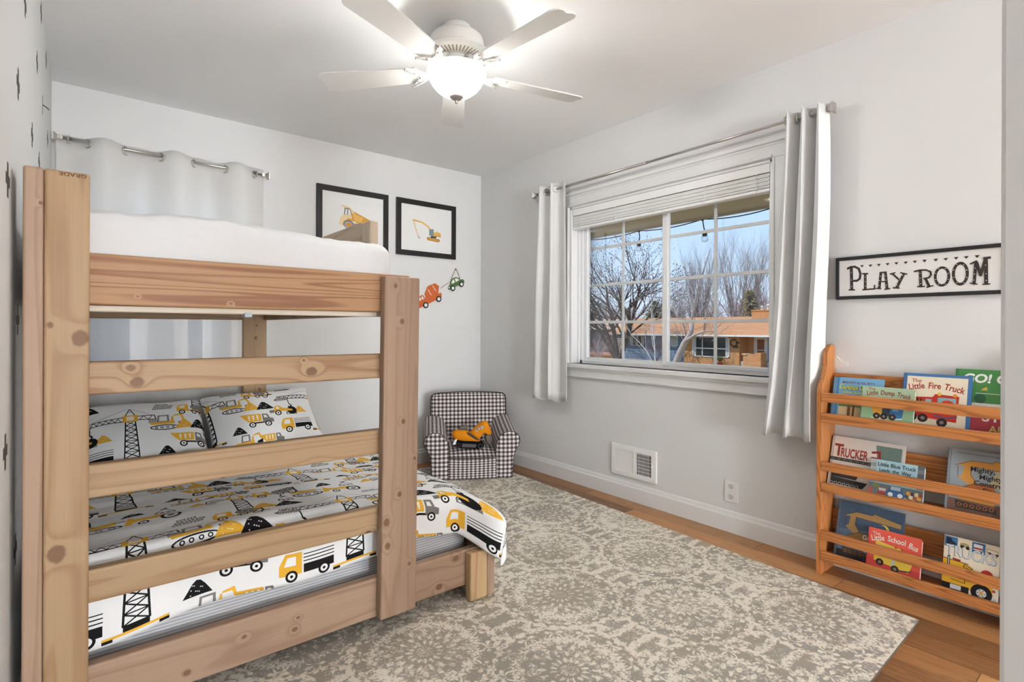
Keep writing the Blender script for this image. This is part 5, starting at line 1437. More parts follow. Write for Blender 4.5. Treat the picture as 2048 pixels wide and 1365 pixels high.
def digger(a, w, h, c1, c2, dk):
    a.P(c1, [(w * .10, h * .74), (w * .30, h * .84), (w * .54, h * .84), (w * .57, h * .88), (w * .64, h * .86), (w * .96, h * .80), (w * .96, h * .72), (w * .30, h * .75)]).P(c1, [(w * .21, h * .76), (w * .29, h * .76), (w * .29, h * .62), (w * .38, h * .48), (w * .28, h * .46), (w * .14, h * .56), (w * .19, h * .60)])
    a.ln(dk, [(w * .10, h * .74), (w * .30, h * .84), (w * .54, h * .84), (w * .57, h * .88), (w * .64, h * .86), (w * .96, h * .80)], .0016).ln(dk, [(w * .96, h * .72), (w * .30, h * .75), (w * .29, h * .62), (w * .38, h * .48)], .0016).ln(dk, [(w * .13, h * .73), (w * .14, h * .56)], .0016)
    a.P(c2, [(w * .18, h * .40), (w * .36, h * .50), (w * .56, h * .50), (w * .60, h * .34), (w * .2, h * .30)]).ln(dk, [(w * .18, h * .40), (w * .36, h * .50), (w * .56, h * .50)], .002)
    a.P(c1, [(w * .16, h * .30), (w * .60, h * .26), (w * .58, h * .20), (w * .18, h * .22)]).P(srgb(70, 62, 58), [(w * .12, h * .20), (w * .60, h * .16), (w * .62, h * .08), (w * .14, h * .08)])
    for k in range(6): a.C(c2, w * (.18 + .075 * k), h * .14, .007).C(srgb(60, 54, 50), w * (.18 + .075 * k), h * .14, .004)
def c_mighty(a, w, h):
    a.P(srgb(196, 186, 146), [(w * .5, h * .5), (w, h * .3), (w, h), (w * .7, h)]); a.R(srgb(128, 96, 82), 0.010, 0, w, h * .22); a.P(srgb(110, 80, 66), [(w * .55, 0), (w * .6, h * .2), (w * .9, h * .26), (w, h * .1), (w, 0)])
    digger(a, w, h, srgb(214, 152, 70), srgb(186, 108, 56), srgb(86, 58, 34))
    K = srgb(40, 38, 40)
    return [('Mighty,', w * .28, h * .68, 0.025, K, 0.022, dict(fit=w * .29)), ('Mighty', w * .39, h * .575, 0.025, K, 0.022, dict(fit=w * .27)), ('Construction', w * .33, h * .475, 0.025, K, 0.022, dict(fit=w * .54)), ('Site', w * .44, h * .375, 0.025, K, 0.022, dict(fit=w * .16)), ('from the best-selling creators of the night book', w * .12, h * .935, 0.0075, K, 0.0, {})]
def c_night(a, w, h):
    a.P(srgb(74, 96, 124), [(0.010, h * .5), (w, h * .6), (w, h), (0.010, h)]); a.R(srgb(50, 46, 50), 0.010, 0, w, h * .14); a.R(srgb(58, 74, 112), w * .45, 0.01, w * .62, h * .2)
    for k in range(26): a.C(srgb(172, 186, 200), w * ((.08 + k * .377) % .95), h * (.45 + (k * .231) % .52), .0011)
    digger(a, w, h, srgb(176, 142, 92), srgb(148, 112, 64), srgb(60, 46, 34))
    m = []
    for k in range(17): m.append((w * .72 + .022 * math.cos(-1.9 + k * .24), h * .62 + .026 * math.sin(-1.9 + k * .24)))
    for k in range(16, -1, -1): m.append((w * .70 + .016 * math.cos(-1.7 + k * .22), h * .63 + .020 * math.sin(-1.7 + k * .22)))
    a.P(srgb(232, 208, 80), m)
    Wt = (.80, .80, .78)
    return [('Goodnight,', w * .42, h * .40, 0.028, Wt, 0.02, dict(fit=w * .42)), ('Goodnight,', w * .48, h * .29, 0.028, Wt, 0.02, dict(fit=w * .42)), ('Construction', w * .44, h * .19, 0.024, Wt, 0.014, dict(fit=w * .48)), ('Site', w * .56, h * .09, 0.024, Wt, 0.014, {})]
def c_bus(a, w, h):
    a.P(srgb(196, 66, 62), [(0, 0), (w, 0), (w, h * .22), (0, h * .30)])
    Y = srgb(232, 200, 76)
    a.P(Y, [(w * .14, h * .24), (w * .80, h * .14), (w * .86, h * .36), (w * .70, h * .44), (w * .68, h * .64), (w * .16, h * .72)]).ln(srgb(70, 50, 36), [(w * .16, h * .42), (w * .50, h * .38)], .003).R(srgb(190, 206, 190), w * .48, h * .20, w * .54, h * .44)
    for k in range(3): a.R(srgb(170, 196, 200), w * (.18 + .11 * k), h * .50, w * (.26 + .11 * k), h * .62)
    a.P(srgb(170, 190, 190), [(w * .58, h * .44), (w * .68, h * .43), (w * .66, h * .58), (w * .57, h * .59)]).C(srgb(200, 90, 50), w * .54, h * .66, .005).C(srgb(200, 90, 50), w * .66, h * .64, .005).ln(srgb(60, 60, 64), [(w * .62, h * .14), (w * .84, h * .18)], .005)
    for x, y in ((.26, .22), (.55, .15)): a.C(srgb(42, 38, 38), w * x, h * y, .014).C(srgb(150, 120, 70), w * x, h * y, .006)
    return [('The', 0.016, h - 0.026, 0.018, (.80, .72, .62), 0.01, dict(rot=.05))] + arc('Little School Bus', 0.014, w - 0.012, h - 0.054, 0.014, 0.031, (.82, .76, .68), 0.02, 0.0)
def c_trucks(a, w, h):
    BL = srgb(60, 118, 168); K = srgb(24, 24, 26); Y = srgb(226, 174, 48); q = w / 4; y0 = h * .80
    for k in (0, 2): a.R(BL, q * k + .002, y0, q * (k + 1), h - .003)
    a.P(srgb(30, 44, 70), [(.006, y0 + .010), (q - .004, y0 + .008), (q - .004, y0 + .018), (q * .6, y0 + .024), (q * .5, y0 + .034), (.006, y0 + .034)]).C(K, q * .7, y0 + .008, .006).C((.7, .7, .7), q * .7, y0 + .008, .003)
    a.P(srgb(168, 158, 100), [(q + .006, y0 + .012), (q * 2 - .005, y0 + .010), (q * 2 - .007, y0 + .022), (q * 1.5, y0 + .026), (q + .008, y0 + .022)]).C(K, q * 1.35, y0 + .010, .006).C(K, q * 1.75, y0 + .009, .006)
    a.R((.78, .78, .76), q * 2 + .007, y0 + .010, q * 3 - .008, y0 + .032).R(srgb(180, 60, 50), q * 2 + .007, y0 + .014, q * 3 - .008, y0 + .020).R(K, q * 2 + .006, y0 + .006, q * 3 - .007, y0 + .009)
    a.ln(K, [(q * 3 + .004, y0 + .012), (w - .004, y0 + .008), (w - .006, y0 + .022), (q * 3 + .005, y0 + .026), (q * 3 + .004, y0 + .012)], .0012).C(K, q * 3.3, y0 + .010, .0045).C(K, q * 3.8, y0 + .008, .0045)
    a.P(Y, [(0, h * .58), (w * .46, h * .56), (w * .56, h * .50), (w * .9, h * .30), (w * .92, h * .12), (0, h * .12)]).R(K, 0, h * .05, w * .5, h * .16)
    a.P(Y, [(w * .40, h * .55), (w * .54, h * .50), (w * .52, h * .47), (w * .38, h * .50)]).ln(K, [(w * .40, h * .55), (w * .54, h * .50), (w * .52, h * .47), (w * .38, h * .50), (w * .40, h * .55)], .0022).ln(K, [(0, h * .585), (w * .46, h * .565)], .0025)
    a.R(K, w * .08, h * .44, w * .13, h * .64).R((.6, .62, .64), w * .095, h * .46, w * .115, h * .62).P(RED, [(w * .18, h * .585), (w * .32, h * .575), (w * .33, h * .61), (w * .17, h * .62)]).P(srgb(190, 48, 40), circ(w * .80, h * .46, w * .11, 22))
    a.ln(K, [(w * .16, h * .24), (w * .42, h * .22), (w * .42, h * .34)], .002).R((.62, .64, .66), w * .16, h * .07, w * .36, h * .15)
    a.C(K, w * .72, h * .13, w * .19).C((.72, .72, .70), w * .72, h * .13, w * .09).C(srgb(220, 150, 50), w * .72, h * .13, w * .035)
    for k in range(6): a.C(K, w * (.72 + .064 * math.cos(k * PI / 3)), h * .13 + w * .064 * math.sin(k * PI / 3), w * .011)
    a.C(srgb(196, 60, 50), w * .93, h * .22, w * .03).R((.6, .6, .62), w * .93, h * .05, w * .98, h * .11)
    return [('TRUCKS', w * .035, h * .655, 0.056, srgb(110, 120, 126), 0.030, dict(fit=w * .92)), ('TRUCKS', w * .045, h * .660, 0.054, srgb(206, 214, 218), 0.012, dict(fit=w * .90))]
book('blue hardback picture book with yellow script title, at the left of the top tier', -2.868, 0.701, 0.195, 0.188, 0.008, -0.112, 16, srgb(112, 168, 204), srgb(96, 150, 190), c_blue)
book('green board book about a dump truck, overlapping the blue book on the top tier', -2.995, 0.701, 0.187, 0.158, 0.014, -0.138, 15, srgb(150, 186, 146), None, c_dump, 0.0, True)
book('cream book with blue border and a red fire truck on the top tier', -3.130, 0.701, 0.222, 0.225, 0.010, -0.110, 16, srgb(70, 118, 170), srgb(60, 104, 154), c_fire)
book('green, white and red alphabet book at the right end of the top tier', -3.298, 0.701, 0.215, 0.250, 0.008, -0.092, 14, srgb(72, 134, 72), srgb(50, 100, 60), c_go)
book('wide off-white book with big dark red title at the left of the middle tier', -2.856, 0.393, 0.280, 0.228, 0.008, -0.112, 17, srgb(226, 218, 208), srgb(180, 172, 162), c_trucker, -0.01)
book('pale blue board book leaning in front of the off-white book, middle tier', -3.028, 0.393, 0.187, 0.158, 0.016, -0.140, 15, srgb(164, 200, 212), None, c_lbt, 0.0, True)
book('grey-blue hardback with an orange digger and black title, right of the middle tier', -3.278, 0.393, 0.250, 0.245, 0.010, -0.112, 17, srgb(156, 166, 172), srgb(130, 140, 150), c_mighty)
book('dark blue night-sky hardback with a digger and moon on the bottom tier', -2.884, 0.087, 0.250, 0.246, 0.010, -0.112, 17, srgb(92, 114, 140), srgb(44, 56, 78), c_night)
book('red board book with a yellow school bus on the bottom tier', -3.020, 0.087, 0.187, 0.168, 0.016, -0.140, 14, srgb(222, 92, 74), None, c_bus, 0.0, True)
book('cream board book with outlined silver title over a big yellow truck, bottom tier', -3.274, 0.087, 0.164, 0.208, 0.016, -0.130, 15, CRM, None, c_trucks, 0.0, True)

# ------------------------------------------------------------------ outside the window
def grass_mat():
    b = NB('spring_lawn', 0.95, 0.05); co = b.coord()
    n1 = b.noise(co, 0.5, 3.0); n2 = b.noise(co, 6.0, 4.0, 0.7)
    c = b.mix(n1, srgb(150, 138, 88), srgb(186, 164, 116))
    return b.done(b.mix(b.math('MULTIPLY', n2, 0.6), c, srgb(120, 96, 70)))
def gz(x): return -0.75 - 1.02 * min(1.0, max(0.0, (x - 1.0) / 36.0))
g = G(); g.sheet(lambda u, v: (0.16 + 160 * u ** 1.6, -70 + 190 * v, gz(0.16 + 160 * u ** 1.6)), 30, 6)
g.build('ground', grass_mat(), kind='structure')
# our own eave: soffit, fascia
M_soff = mat('tan_soffit', srgb(196, 178, 152), 0.6)
g = G(); g.box(0.15, -6.2, 2.0, 1.166, 0.45, 2.02); g.box(1.15, -6.2, 1.985, 1.18, 0.45, 2.16)
g.build('trim_4', M_soff, kind='structure')
g = G(); g.add([(1.2, -6.4, 2.18), (1.2, 0.5, 2.18), (-3.3, 0.5, 3.3), (-3.3, -6.4, 3.3)], [(0, 1, 2, 3)]); g.add([(1.2, -6.4, 2.15), (1.2, 0.5, 2.15), (-3.3, 0.5, 3.27), (-3.3, -6.4, 3.27)], [(3, 2, 1, 0)])
g.build('trim_5', mat('brown_shingle_edge', srgb(120, 100, 84), 0.9), kind='structure')

# string of globe lights under the eave
sl = thing('string_lights', 'black cord of clear globe lights hanging under the eave outside the window', 'string lights', (1.17, -1.5, 2.0))
M_cord = mat('black_cord', (0.010, 0.011, 0.013), 0.6)
hooks = [(0.55, 1.985), (-0.16, 1.987), (-0.807, 1.985), (-1.441, 1.990), (-2.010, 1.985), (-2.65, 1.985)]
pts = []
for (ya, za), (yb, zb) in zip(hooks, hooks[1:]):
    for i in range(10):
        t = i / 10; pts.append((1.175, ya + (yb - ya) * t, za + (zb - za) * t - 0.045 * 4 * t * (1 - t) * 0.5))
g = G(); g.tube(pts, 0.0045, 6); g.build('cord', M_cord, sl)
def clear_bulb():
    b = NB('clear_bulb'); t = b.t
    tr = b.n('ShaderNodeBsdfTransparent', {0: (0.93, 0.94, 0.95, 1)}); gl = b.n('ShaderNodeBsdfGlossy', {'Roughness': 0.05})
    mx = b.n('ShaderNodeMixShader', {0: b.n('ShaderNodeLayerWeight', {0: 0.35}).outputs[1]}); t.links.new(tr.outputs[0], mx.inputs[1]); t.links.new(gl.outputs[0], mx.inputs[2]); t.links.new(mx.outputs[0], t.nodes['Material Output'].inputs[0])
    return b.m
M_bulb = clear_bulb()
for i, (y, z) in enumerate(hooks):
    g = G(); g.ball((1.175, y, z), 0.016, 8); g.tube([(1.175, y, z), (1.175, y - 0.01, z - 0.06), (1.175, y - (0.02 if i % 2 else 0.0), z - 0.10)], 0.005, 6)
    yb = y - (0.02 if i % 2 else 0.0)
    g.lathe([(0.0, 0.0), (0.012, -0.004), (0.019, -0.025), (0.019, -0.05), (0.0, -0.05)], (1.175, yb, z - 0.09), 12)
    so = g.build('socket', M_cord, sl)
    g = G(); g.ball((1.175, yb, z - 0.160), 0.030, 14); g.build('globe_bulb', M_bulb, so)

# house across the street
hs = thing('ranch_house', 'brick and blue ranch house with brown shingle roof across the street', 'house', (38, 20, -1.8))
def brick_mat():
    b = NB('tan_brick', 0.85, 0.1); x, y, z = b.sep(b.coord())
    br = b.n('ShaderNodeTexBrick', {'Vector': b.comb(b.math('ADD', y, x), z, 0.0), 'Color1': srgb(206, 146, 88) + (1,), 'Color2': srgb(184, 122, 70) + (1,), 'Mortar': srgb(200, 180, 156) + (1,), 'Scale': 1.0, 'Mortar Size': 0.012, 'Brick Width': 0.30, 'Row Height': 0.10})
    return b.done(b.mix(0.25, br.outputs[0], srgb(208, 150, 96)))
def siding_mat():
    b = NB('blue_siding', 0.7, 0.2); x, y, z = b.sep(b.coord())
    s = b.math('FRACT', b.math('MULTIPLY', z, 3.6)); l = b.math('LESS_THAN', s, 0.07)
    return b.done(b.mix(l, srgb(128, 148, 172), srgb(70, 84, 100)))
def shingle_mat():
    b = NB('brown_shingles', 0.9, 0.1); x, y, z = b.sep(b.coord())
    br = b.n('ShaderNodeTexBrick', {'Vector': b.comb(y, b.math('MULTIPLY', x, 1.05), 0.0), 'Color1': srgb(206, 156, 118) + (1,), 'Color2': srgb(178, 126, 90) + (1,), 'Mortar': srgb(150, 108, 86) + (1,), 'Scale': 1.0, 'Mortar Size': 0.010, 'Brick Width': 0.45, 'Row Height': 0.16})
    return b.done(b.mix(b.noise(b.coord(), 3.0, 3.0), br.outputs[0], srgb(198, 146, 106)))
M_brick, M_side, M_shin = brick_mat(), siding_mat(), shingle_mat()
M_hw = mat('house_white', (0.78, 0.78, 0.76), 0.5); M_hg = mat('house_glass', (0.035, 0.04, 0.045), 0.08)
XF = 38.0
g = G(); g.box(XF, 22.9, -1.72, 46, 29.5, 0.62); g.build('blue_wall', M_side, hs)
g = G(); g.box(XF, 17.88, -1.80, 46, 22.9, 0.62); g.build('brick_wall', M_brick, hs)
g = G(); g.box(XF + 1.3, 4.0, -1.80, 46, 17.88, 0.62); g.build('porch_wall', M_side, hs)
g = G(); g.box(XF + 1.28, 17.3, -1.4, XF + 1.3, 17.88, 0.62); g.build('porch_brick', M_brick, hs)
g = G(); g.box(XF - 0.02, 22.9, -1.95, XF, 29.5, -1.72); g.build('foundation', mat('foundation_grey', srgb(206, 196, 180), 0.9), hs)
g = G(); g.box(XF - 0.03, 26.6, -1.88, XF - 0.015, 27.5, -1.78); g.build('foundation_vent', M_dark, hs)
g = G()
E0, E1, RX, RZ, EX, EZ = 3.0, 31.1, 42.0, 2.22, 37.3, 0.66
g.add([(EX, E0, EZ), (EX, E1, EZ), (RX, E1, RZ), (RX, E0, RZ), (46.7, E0, EZ), (46.7, E1, EZ)], [(0, 3, 2, 1), (3, 4, 5, 2)])
g.add([(EX, E0, EZ - .02), (EX, E1, EZ - .02), (46.7, E1, EZ - .02), (46.7, E0, EZ - .02)], [(0, 1, 2, 3)])
g.add([(EX, E1, EZ - .02), (RX, E1, RZ), (46.7, E1, EZ - .02)], [(0, 1, 2)])
g.build('roof', M_shin, hs)
g = G(); g.box(EX - 0.06, E0, EZ - 0.13, EX + 0.02, E1 + 0.05, EZ + 0.01, 0.01); g.build('gutter', M_hw, hs)
def hwin(y0, y1, z0, z1, x, cols, rows=(), name='house_window'):
    g = G(); t = 0.07
    g.box(x - 0.05, y0, z0, x - 0.005, y1, z0 + t); g.box(x - 0.05, y0, z1 - t, x - 0.005, y1, z1)
    for y in [y0, y1 - t] + [y0 + (y1 - y0) * c - t / 2 for c in cols]: g.box(x - 0.05, y, z0, x - 0.005, y + t, z1)
    for r in rows: g.box(x - 0.052, y0, z0 + (z1 - z0) * r - .05, x - 0.005, y1, z0 + (z1 - z0) * r + .05)
    w = g.build(name, M_hw, hs)
    p = G(); p.add([(x - 0.012, y0 + t, z0 + t), (x - 0.012, y1 - t, z0 + t), (x - 0.012, y1 - t, z1 - t), (x - 0.012, y0 + t, z1 - t)], [(0, 1, 2, 3)]); p.build('window_pane', M_hg, w)
    for y in (y0 + t, y1 - t - 0.28):
        c = G(); c.box(x - 0.020, y, z0 + t, x - 0.014, y + 0.28, z1 - t)
        c.build('window_curtain', mat('house_curtain', srgb(200, 196, 190), 0.8), w)
hwin(27.12, 28.73, -0.45, 0.51, XF, (0.5,))
hwin(23.5, 24.2, -0.44, 0.52, XF, ())
hwin(18.69, 22.05, -1.19, 0.50, XF, (0.36, 0.72), (0.42,))
# front door recessed on the porch
g = G(); xd = XF + 1.30
y0, y1 = 16.35, 17.20
g.box(xd - 0.05, y0 - 0.12, -1.40, xd, y0, 0.58); g.box(xd - 0.05, y1, -1.40, xd, y1 + 0.12, 0.58); g.box(xd - 0.05, y0 - .12, 0.46, xd, y1 + .12, 0.60)
dr = g.build('front_door', M_hw, hs)
g = G(); g.box(xd - 0.03, y0, -1.40, xd - 0.005, y1, 0.46); g.box(xd - 0.04, y0 + 0.14, -0.50, xd - 0.028, y1 - 0.14, 0.32, mi=1); g.box(xd - 0.042, y0 + 0.14, -1.15, xd - 0.028, y1 - 0.14, -0.56, mi=1)
g.build('door_leaf', [M_hw, mat('door_wood', srgb(140, 92, 58), 0.5)], dr)
g = G(); g.box(xd - 0.03, 15.0, -1.5, xd - 0.005, 15.55, 0.33); g.build('side_door', M_hw, hs)
g = G(); fr = frame((xd - 0.02, 16.16, 0.0), (0, -1, 0), (0, 0, 1), (-1, 0, 0)); g.text('1143', fr, 0.0, 0.0, 0.27, 0.0, 0, 0.02); g.build('house_number', M_hw, hs)
g = G(); g.box(XF + 3.2, 16.5, 1.6, XF + 4.8, 18.5, 2.72); g.box(XF + 3.15, 16.45, 2.66, XF + 4.85, 18.55, 2.76)
ch = g.build('chimney', M_brick, hs)
for y, h in ((16.9, 0.32), (17.5, 0.5), (18.0, 0.36)):
    g = G(); g.lathe([(0.11, 0), (0.11, h * .7), (0.17, h * .75), (0.05, h), (0, h)], (XF + 4.0, y, 2.76), 10); g.build('flue_cap', M_hw, ch)
g = G(); g.box(XF + 0.12, 14.5, -2.0, XF + 1.3, 18.6, -1.42, 0.02); g.build('porch_slab', mat('porch_concrete', srgb(196, 188, 178), 0.9), hs)
g = G(); g.box(XF - 0.05, 17.85, 0.0, XF - 0.0, 18.05, 0.1); g.box(XF - 0.16, 17.98, -0.36, XF - 0.0, 18.36, -0.22, 0.02); g.build('mailbox', mat('mailbox_dark', srgb(70, 66, 64), 0.5), hs)
pl_ = thing('brick_planter', 'low tan brick planter wall in front of the porch door', 'planter', (37.6, 16.5, -1.8))
g = G(); g.box(37.2, 16.2, -1.85, 37.45, 16.9, -0.78); g.box(37.2, 15.75, -1.85, 38.1, 16.2, -0.68); g.box(37.2, 16.9, -1.85, 38.1, 17.15, -0.785); g.build('brick_box', M_brick, pl_)
g = G(); g.box(37.14, 16.86, -0.86, 38.14, 17.22, -0.76); g.build('cap_stone', mat('cap_stone', srgb(216, 186, 156), 0.9), pl_)
wr = thing('door_wreath', 'dark twig wreath hanging on the brick wall of the house', 'wreath', (37.95, 18.3, -0.02))
g = G(); rnd = random.Random(5)
for k in range(5): g.tube([(37.90 + rnd.uniform(-.02, .02), 18.3 + (0.27 + rnd.uniform(-.05, .05)) * math.cos(2 * PI * i / 18), 0.02 + (0.27 + rnd.uniform(-.05, .05)) * math.sin(2 * PI * i / 18)) for i in range(18)], 0.022, 5, closed=True)
g.build('twigs', mat('wreath_brown', srgb(74, 54, 44), 0.9), wr)
pt = thing('flower_pot', 'terracotta pot with spiky green plant below the picture window', 'plant pot', (37.4, 19.2, -1.85))
g = G(); g.lathe([(0.0, 0), (0.15, 0), (0.22, 0.26), (0.24, 0.26), (0.24, 0.32), (0.0, 0.32)], (37.4, 19.2, -1.85), 16); g.build('pot', mat('terracotta', srgb(198, 106, 84), 0.8), pt)
g = G()
for k in range(46):
    a = rnd.uniform(0, 2 * PI); l = rnd.uniform(0.3, 0.75); r = rnd.uniform(.1, .5)
    p0 = Vector((37.4, 19.2, -1.56)); p1 = p0 + Vector((r * math.cos(a) * .5, r * math.sin(a) * .5, l * .7)); p2 = p0 + Vector((r * math.cos(a), r * math.sin(a), l * .75))
    g.tube([p0, p1, p2], [0.03, 0.025, 0.004], 4)
g.build('leaves', mat('dusty_green', srgb(120, 128, 84), 0.8), pt)

# garage and yard to the left of the house
gr = thing('garage', 'dark blue garage with tan roof left of the ranch house', 'garage', (48, 38, -1.8))
g = G(); g.box(46, 34.5, -1.9, 54, 43.5, 1.1); g.build('walls', mat('dark_blue_wall', srgb(84, 94, 110), 0.8), gr)
g = G(); g.add([(45.2, 33.8, 1.05), (45.2, 44.2, 1.05), (50, 44.2, 2.35), (50, 33.8, 2.35), (54.8, 33.8, 1.05), (54.8, 44.2, 1.05)], [(0, 3, 2, 1), (3, 4, 5, 2), (0, 4, 3), (1, 2, 5)]); g.build('roof', mat('tan_shingle', srgb(196, 166, 142), 0.9, vary=.1), gr)
bl_ = thing('rain_barrel', 'blue plastic barrel beside the garage wall', 'barrel', (44.5, 36.6, -1.55))
g = G(); g.lathe([(0, 0), (0.42, 0), (0.50, 0.3), (0.52, 0.7), (0.48, 1.25), (0.40, 1.32), (0, 1.32)], (44.5, 36.6, -1.55), 18); g.build('drum', mat('barrel_blue', srgb(64, 98, 150), 0.5), bl_)
lp = thing('lumber_stack', 'stack of pale boards leaning by the dark garage', 'lumber', (44.6, 35.3, -1.55))
for k in range(8):
    g = G(); g.box(44.4, 34.85, -1.52 + k * 0.21, 44.6, 35.85, -1.43 + k * 0.21, 0.01); g.build('plank', mat('weathered_plank', srgb(206, 186, 164), 0.9), lp)
dk = thing('wooden_deck', 'low red-brown wooden deck in the neighbour yard', 'deck', (40, 33.5, -1.7))
g = G(); g.box(38.5, 31.2, -1.72, 44, 40.5, -1.52); g.build('boards', mat('deck_wood', srgb(176, 128, 98), 0.8), dk)
g = G(); g.box(38.42, 31.2, -1.95, 38.5, 35.5, -1.60); g.build('skirt', mat('deck_skirt', srgb(150, 96, 58), 0.8), dk)

# trees
def limb(g, p, d, L, r0, lvl, rnd, spread, buds, nchild, up=0.12, mi=0, droop=0.0, kids=(3, 4)):
    n = 5 if lvl > 0 else 3
    pts = [p]; dd = d.normalized()
    for i in range(n):
        dd = (dd + Vector((rnd.gauss(0, .10), rnd.gauss(0, .10), rnd.gauss(0, .06) + up * .25 - droop))).normalized()
        pts.append(pts[-1] + dd * (L / n))
    rs = [r0 * (1 - 0.62 * i / n) for i in range(n + 1)]
    g.tube(pts, rs, 7 if lvl >= 3 else (5 if lvl == 2 else 3), mi, cap=False)
    if lvl <= 0:
        if buds:
            for q in pts[1:]:
                if rnd.random() < buds: g.ball(q, 0.035 + rnd.random() * 0.03, 4, 1)
        return
    for k in range(nchild[lvl - 1]):
        t = 0.28 + 0.72 * (k + rnd.random()) / nchild[lvl - 1]
        i = min(n - 1, int(t * n)); q = pts[i].lerp(pts[i + 1], t * n - i)
        ax = (pts[i + 1] - pts[i]).normalized()
        side = Vector((rnd.gauss(0, 1), rnd.gauss(0, 1), rnd.gauss(0, .7))); side = (side - ax * side.dot(ax)).normalized()
        nd = ax * math.cos(spread) + side * math.sin(spread)
        limb(g, q, nd, L * rnd.uniform(.50, .72), rs[i] * .58, lvl - 1, rnd, spread, buds, nchild, up, mi, droop)
def tree(name, label, base, stems, L, r, lvl, nchild, spread, cols, seed, buds=0.0, up=0.12, group=None, droop=0.0):
    rnd = random.Random(seed); g = G(); b = Vector(base)
    for dx, dy, dz, ll in stems: limb(g, b, Vector((dx, dy, dz)), L * ll, r * (0.6 + .4 * ll), lvl, rnd, spread, buds, nchild, up, 0, droop)
    ms = [mat('bark_%d' % seed, cols[0], 0.9, vary=.2)]
    if buds: ms.append(mat('buds_%d' % seed, cols[1], 0.9))
    return g.build(name, ms, None, base, label, 'tree', group)
# budding maple at the left of the view
tree('maple_tree', 'dark budding tree spreading over the left half of the window view', (33, 26.0, -1.75), [(0.1, .55, 1, 1.0), (0, .15, 1.1, 1.05), (.1, -.25, 1, 1.0), (-.1, -.6, .9, .95), (0.1, .9, .8, .9)], 6.6, 0.21, 3, [5, 6, 7], 0.62, (srgb(86, 74, 70), srgb(112, 76, 72)), 11, 0.8)
# pale birch clump in front of the house
rnd = random.Random(4); g = G()
def trunk(pts, r0, r1):
    n = len(pts); g.tube(pts, [r0 + (r1 - r0) * i / (n - 1) for i in range(n)], 8)
X = 20.0
trunk([(X, 11.75, -1.30), (X, 11.55, -0.6), (X, 11.28, 0.0), (X, 11.05, 0.45), (X, 10.85, 0.72), (X + .1, 10.75, 1.0), (X + .1, 10.72, 1.4)], 0.19, 0.10)
trunk([(X, 11.05, 0.45), (X - .1, 10.8, 0.62), (X - .1, 10.4, 0.85), (X - .1, 9.95, 1.0), (X - .1, 9.4, 1.02)], 0.095, 0.022)
trunk([(X + .1, 10.75, 1.0), (X + .1, 10.72, 1.6), (X + .1, 10.55, 2.4), (X + .1, 10.35, 3.3), (X + .1, 10.0, 4.2), (X + .1, 9.75, 4.9)], 0.070, 0.014)
trunk([(X + .1, 10.35, 3.3), (X + .2, 10.15, 3.9), (X + .2, 10.05, 4.5)], 0.036, 0.010)
trunk([(X + .2, 11.0, 0.4), (X + .3, 11.3, 1.3), (X + .3, 11.5, 2.2), (X + .3, 11.6, 3.0)], 0.045, 0.012)
trunk([(X - .1, 9.95, 1.0), (X - .1, 9.9, 1.6), (X - .1, 9.7, 2.3), (X - .1, 9.4, 3.1)], 0.034, 0.010)
for k in range(40):
    y = rnd.uniform(8.9, 12.2); z = rnd.uniform(0.9, 4.0)
    limb(g, Vector((X + rnd.uniform(-.4, .4), 10.6 + (y - 10.6) * .5, z * .6)), Vector((0, (y - 10.6), 1.4)), rnd.uniform(.8, 1.6), 0.016, 1, rnd, .5, 0, [4])
g.build('birch_tree', mat('birch_bark', srgb(172, 160, 154), 0.9, vary=.45), None, (20, 11.75, -1.3), 'gnarled birch with a thick grey base and thin white limbs in front of the house', 'tree')
tree('sapling', 'thin white sapling in front of the blue siding', (24, 15.6, -1.4), [(0, .12, 1, 1.0), (0, .5, 1, .8)], 4.0, 0.055, 2, [4, 5], 0.5, (srgb(206, 196, 188),), 31)
tree('shrub', 'small pale branching bush at the lower left of the window view', (30, 25.6, -1.6), [(0, .35, 1, .8), (0, -.5, .9, .9), (0, 0.05, 1, 1)], 1.5, 0.06, 2, [5, 6], 0.6, (srgb(196, 172, 166),), 37)
tree('shrub', 'dense pinkish bush hiding part of the blue siding between two windows', (35.4, 23.8, -1.65), [(0, .6, 1, .9), (0, -.6, 1, .9), (0, 0.2, 1, 1), (0.2, -.2, 1, 1), (-.2, .4, 1, .8)], 1.6, 0.045, 2, [8, 9], 0.7, (srgb(150, 124, 124),), 41)
tree('shrub', 'tan leafless bush at the left end of the ranch house', (36, 29.2, -1.7), [(0, .6, 1, .9), (0, -.5, 1, .9), (0, 0.2, 1, 1), (-.2, 0, 1, .9)], 1.8, 0.05, 2, [8, 9], 0.6, (srgb(190, 158, 130),), 43)
tree('drooping_tree', 'weeping bare tree over the garage roof', (36.3, 33.2, -1.7), [(-.3, -.9, .9, 1), (-.2, -.5, 1, 1), (0, -.1, 1, 1), (0, .4, 1, .9)], 2.2, 0.09, 2, [9, 10], 0.6, (srgb(136, 116, 116),), 47, 0, -.3)
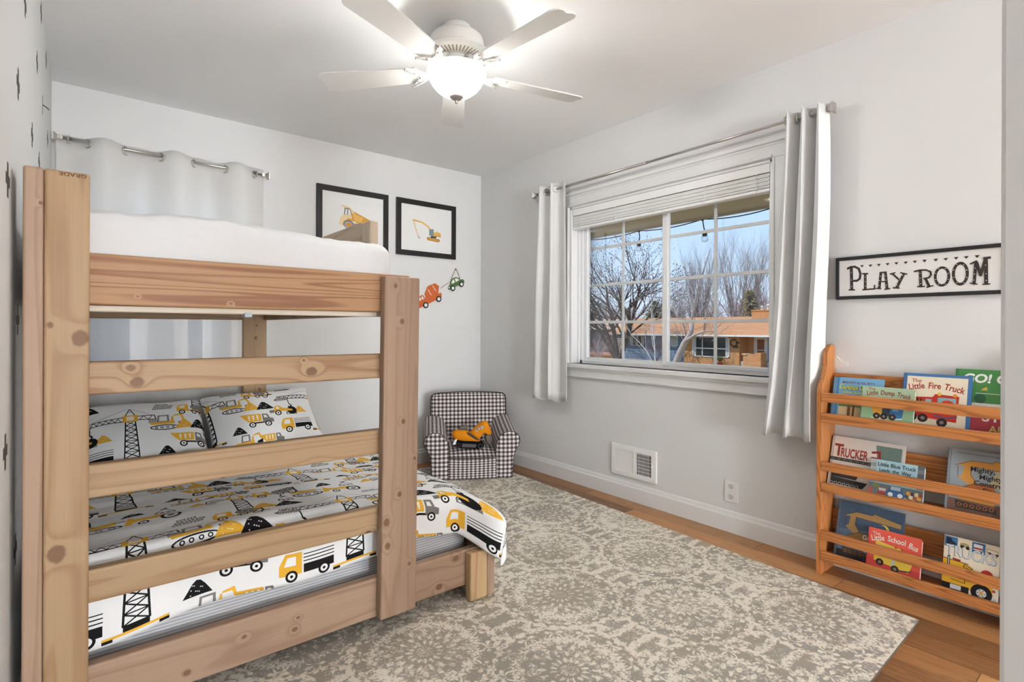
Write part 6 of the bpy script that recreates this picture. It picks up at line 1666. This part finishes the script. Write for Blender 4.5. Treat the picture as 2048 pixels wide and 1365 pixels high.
# tall bare trees standing behind the house
k = 0
for y, xx, L, lab in ((28.57, 50, 5.6, 'tall narrow bare tree behind the roof, left of the centre grid bar'), (29.67, 59, 7.0, 'tallest bare tree behind the roof, right of the centre grid bar'), (30.5, 68, 7.0, 'bare fan-shaped tree behind the chimney')):
    k += 1
    tree('bare_tree', lab, (xx, y, -1.8), [(0, a, 1.5, 1.0) for a in (-.42, -.25, -.1, .05, .2, .35, .5)], L * 1.22, 0.085, 3, [5, 6, 6], 0.26, (srgb(150, 136, 132),), 60 + k, 0, .35)
rnd = random.Random(12)
for k in range(24):
    row = k % 3; xx = 75 + 11 * row + rnd.uniform(-.5, .5); y = 12 + (k // 3) * 12.5 + row * 3.4 + rnd.uniform(-.5, .5)
    tree('woodland_tree', 'pinkish-brown leafless tree in the woods on the horizon', (xx, y, -1.8), [(0, a, 1.0, 1.0) for a in (-.5, -.22, 0.05, .3, .55)], 4.4 + rnd.random() * 1.5, 0.19, 3, [6, 6, 6], 0.55, (srgb(156 + rnd.randint(-10, 12), 130, 128),), 80 + k, 0, .1, 'leafless trees on the horizon')
def evergreen(label, base, h, w, col, seed):
    rnd = random.Random(seed); g = G(); b = Vector(base)
    g.tube([b, b + Vector((0, 0, h * .9))], [0.22, 0.04], 6)
    for k in range(150):
        t = rnd.random() ** 1.3; z = h * (.12 + .88 * t); r = w * (1 - t ** 1.6) * (.45 + .6 * rnd.random()) + .15
        a = rnd.uniform(0, 2 * PI); o = b + Vector((0, 0, z)); tip = o + Vector((r * math.cos(a), r * math.sin(a), -.12 * r))
        for j in range(7):
            s = .25 + .75 * j / 7; c = o.lerp(tip, s)
            for q in range(4):
                d = Vector((rnd.gauss(0, 1), rnd.gauss(0, 1), rnd.gauss(0, .6))).normalized() * .34
                e = d.orthogonal().normalized() * .07
                g.add([c - e, c + d, c + e], [(0, 1, 2)], 1)
    return g.build('evergreen_tree', [mat('pine_bark', srgb(90, 70, 58), 0.9), mat('needles_%d' % seed, col, 0.9, vary=.25)], None, base, label, 'tree')
evergreen('dark green conifer behind the left end of the ranch roof', (58.5, 41.0, -1.8), 6.9, 2.9, srgb(120, 120, 78), 3)
evergreen('olive brown conifer behind the brick chimney', (52, 24.2, -1.8), 7.2, 3.6, srgb(150, 138, 104), 5)
evergreen('brownish conifer at the right edge of the window view', (60, 23.8, -1.8), 6.8, 2.7, srgb(176, 146, 110), 9)
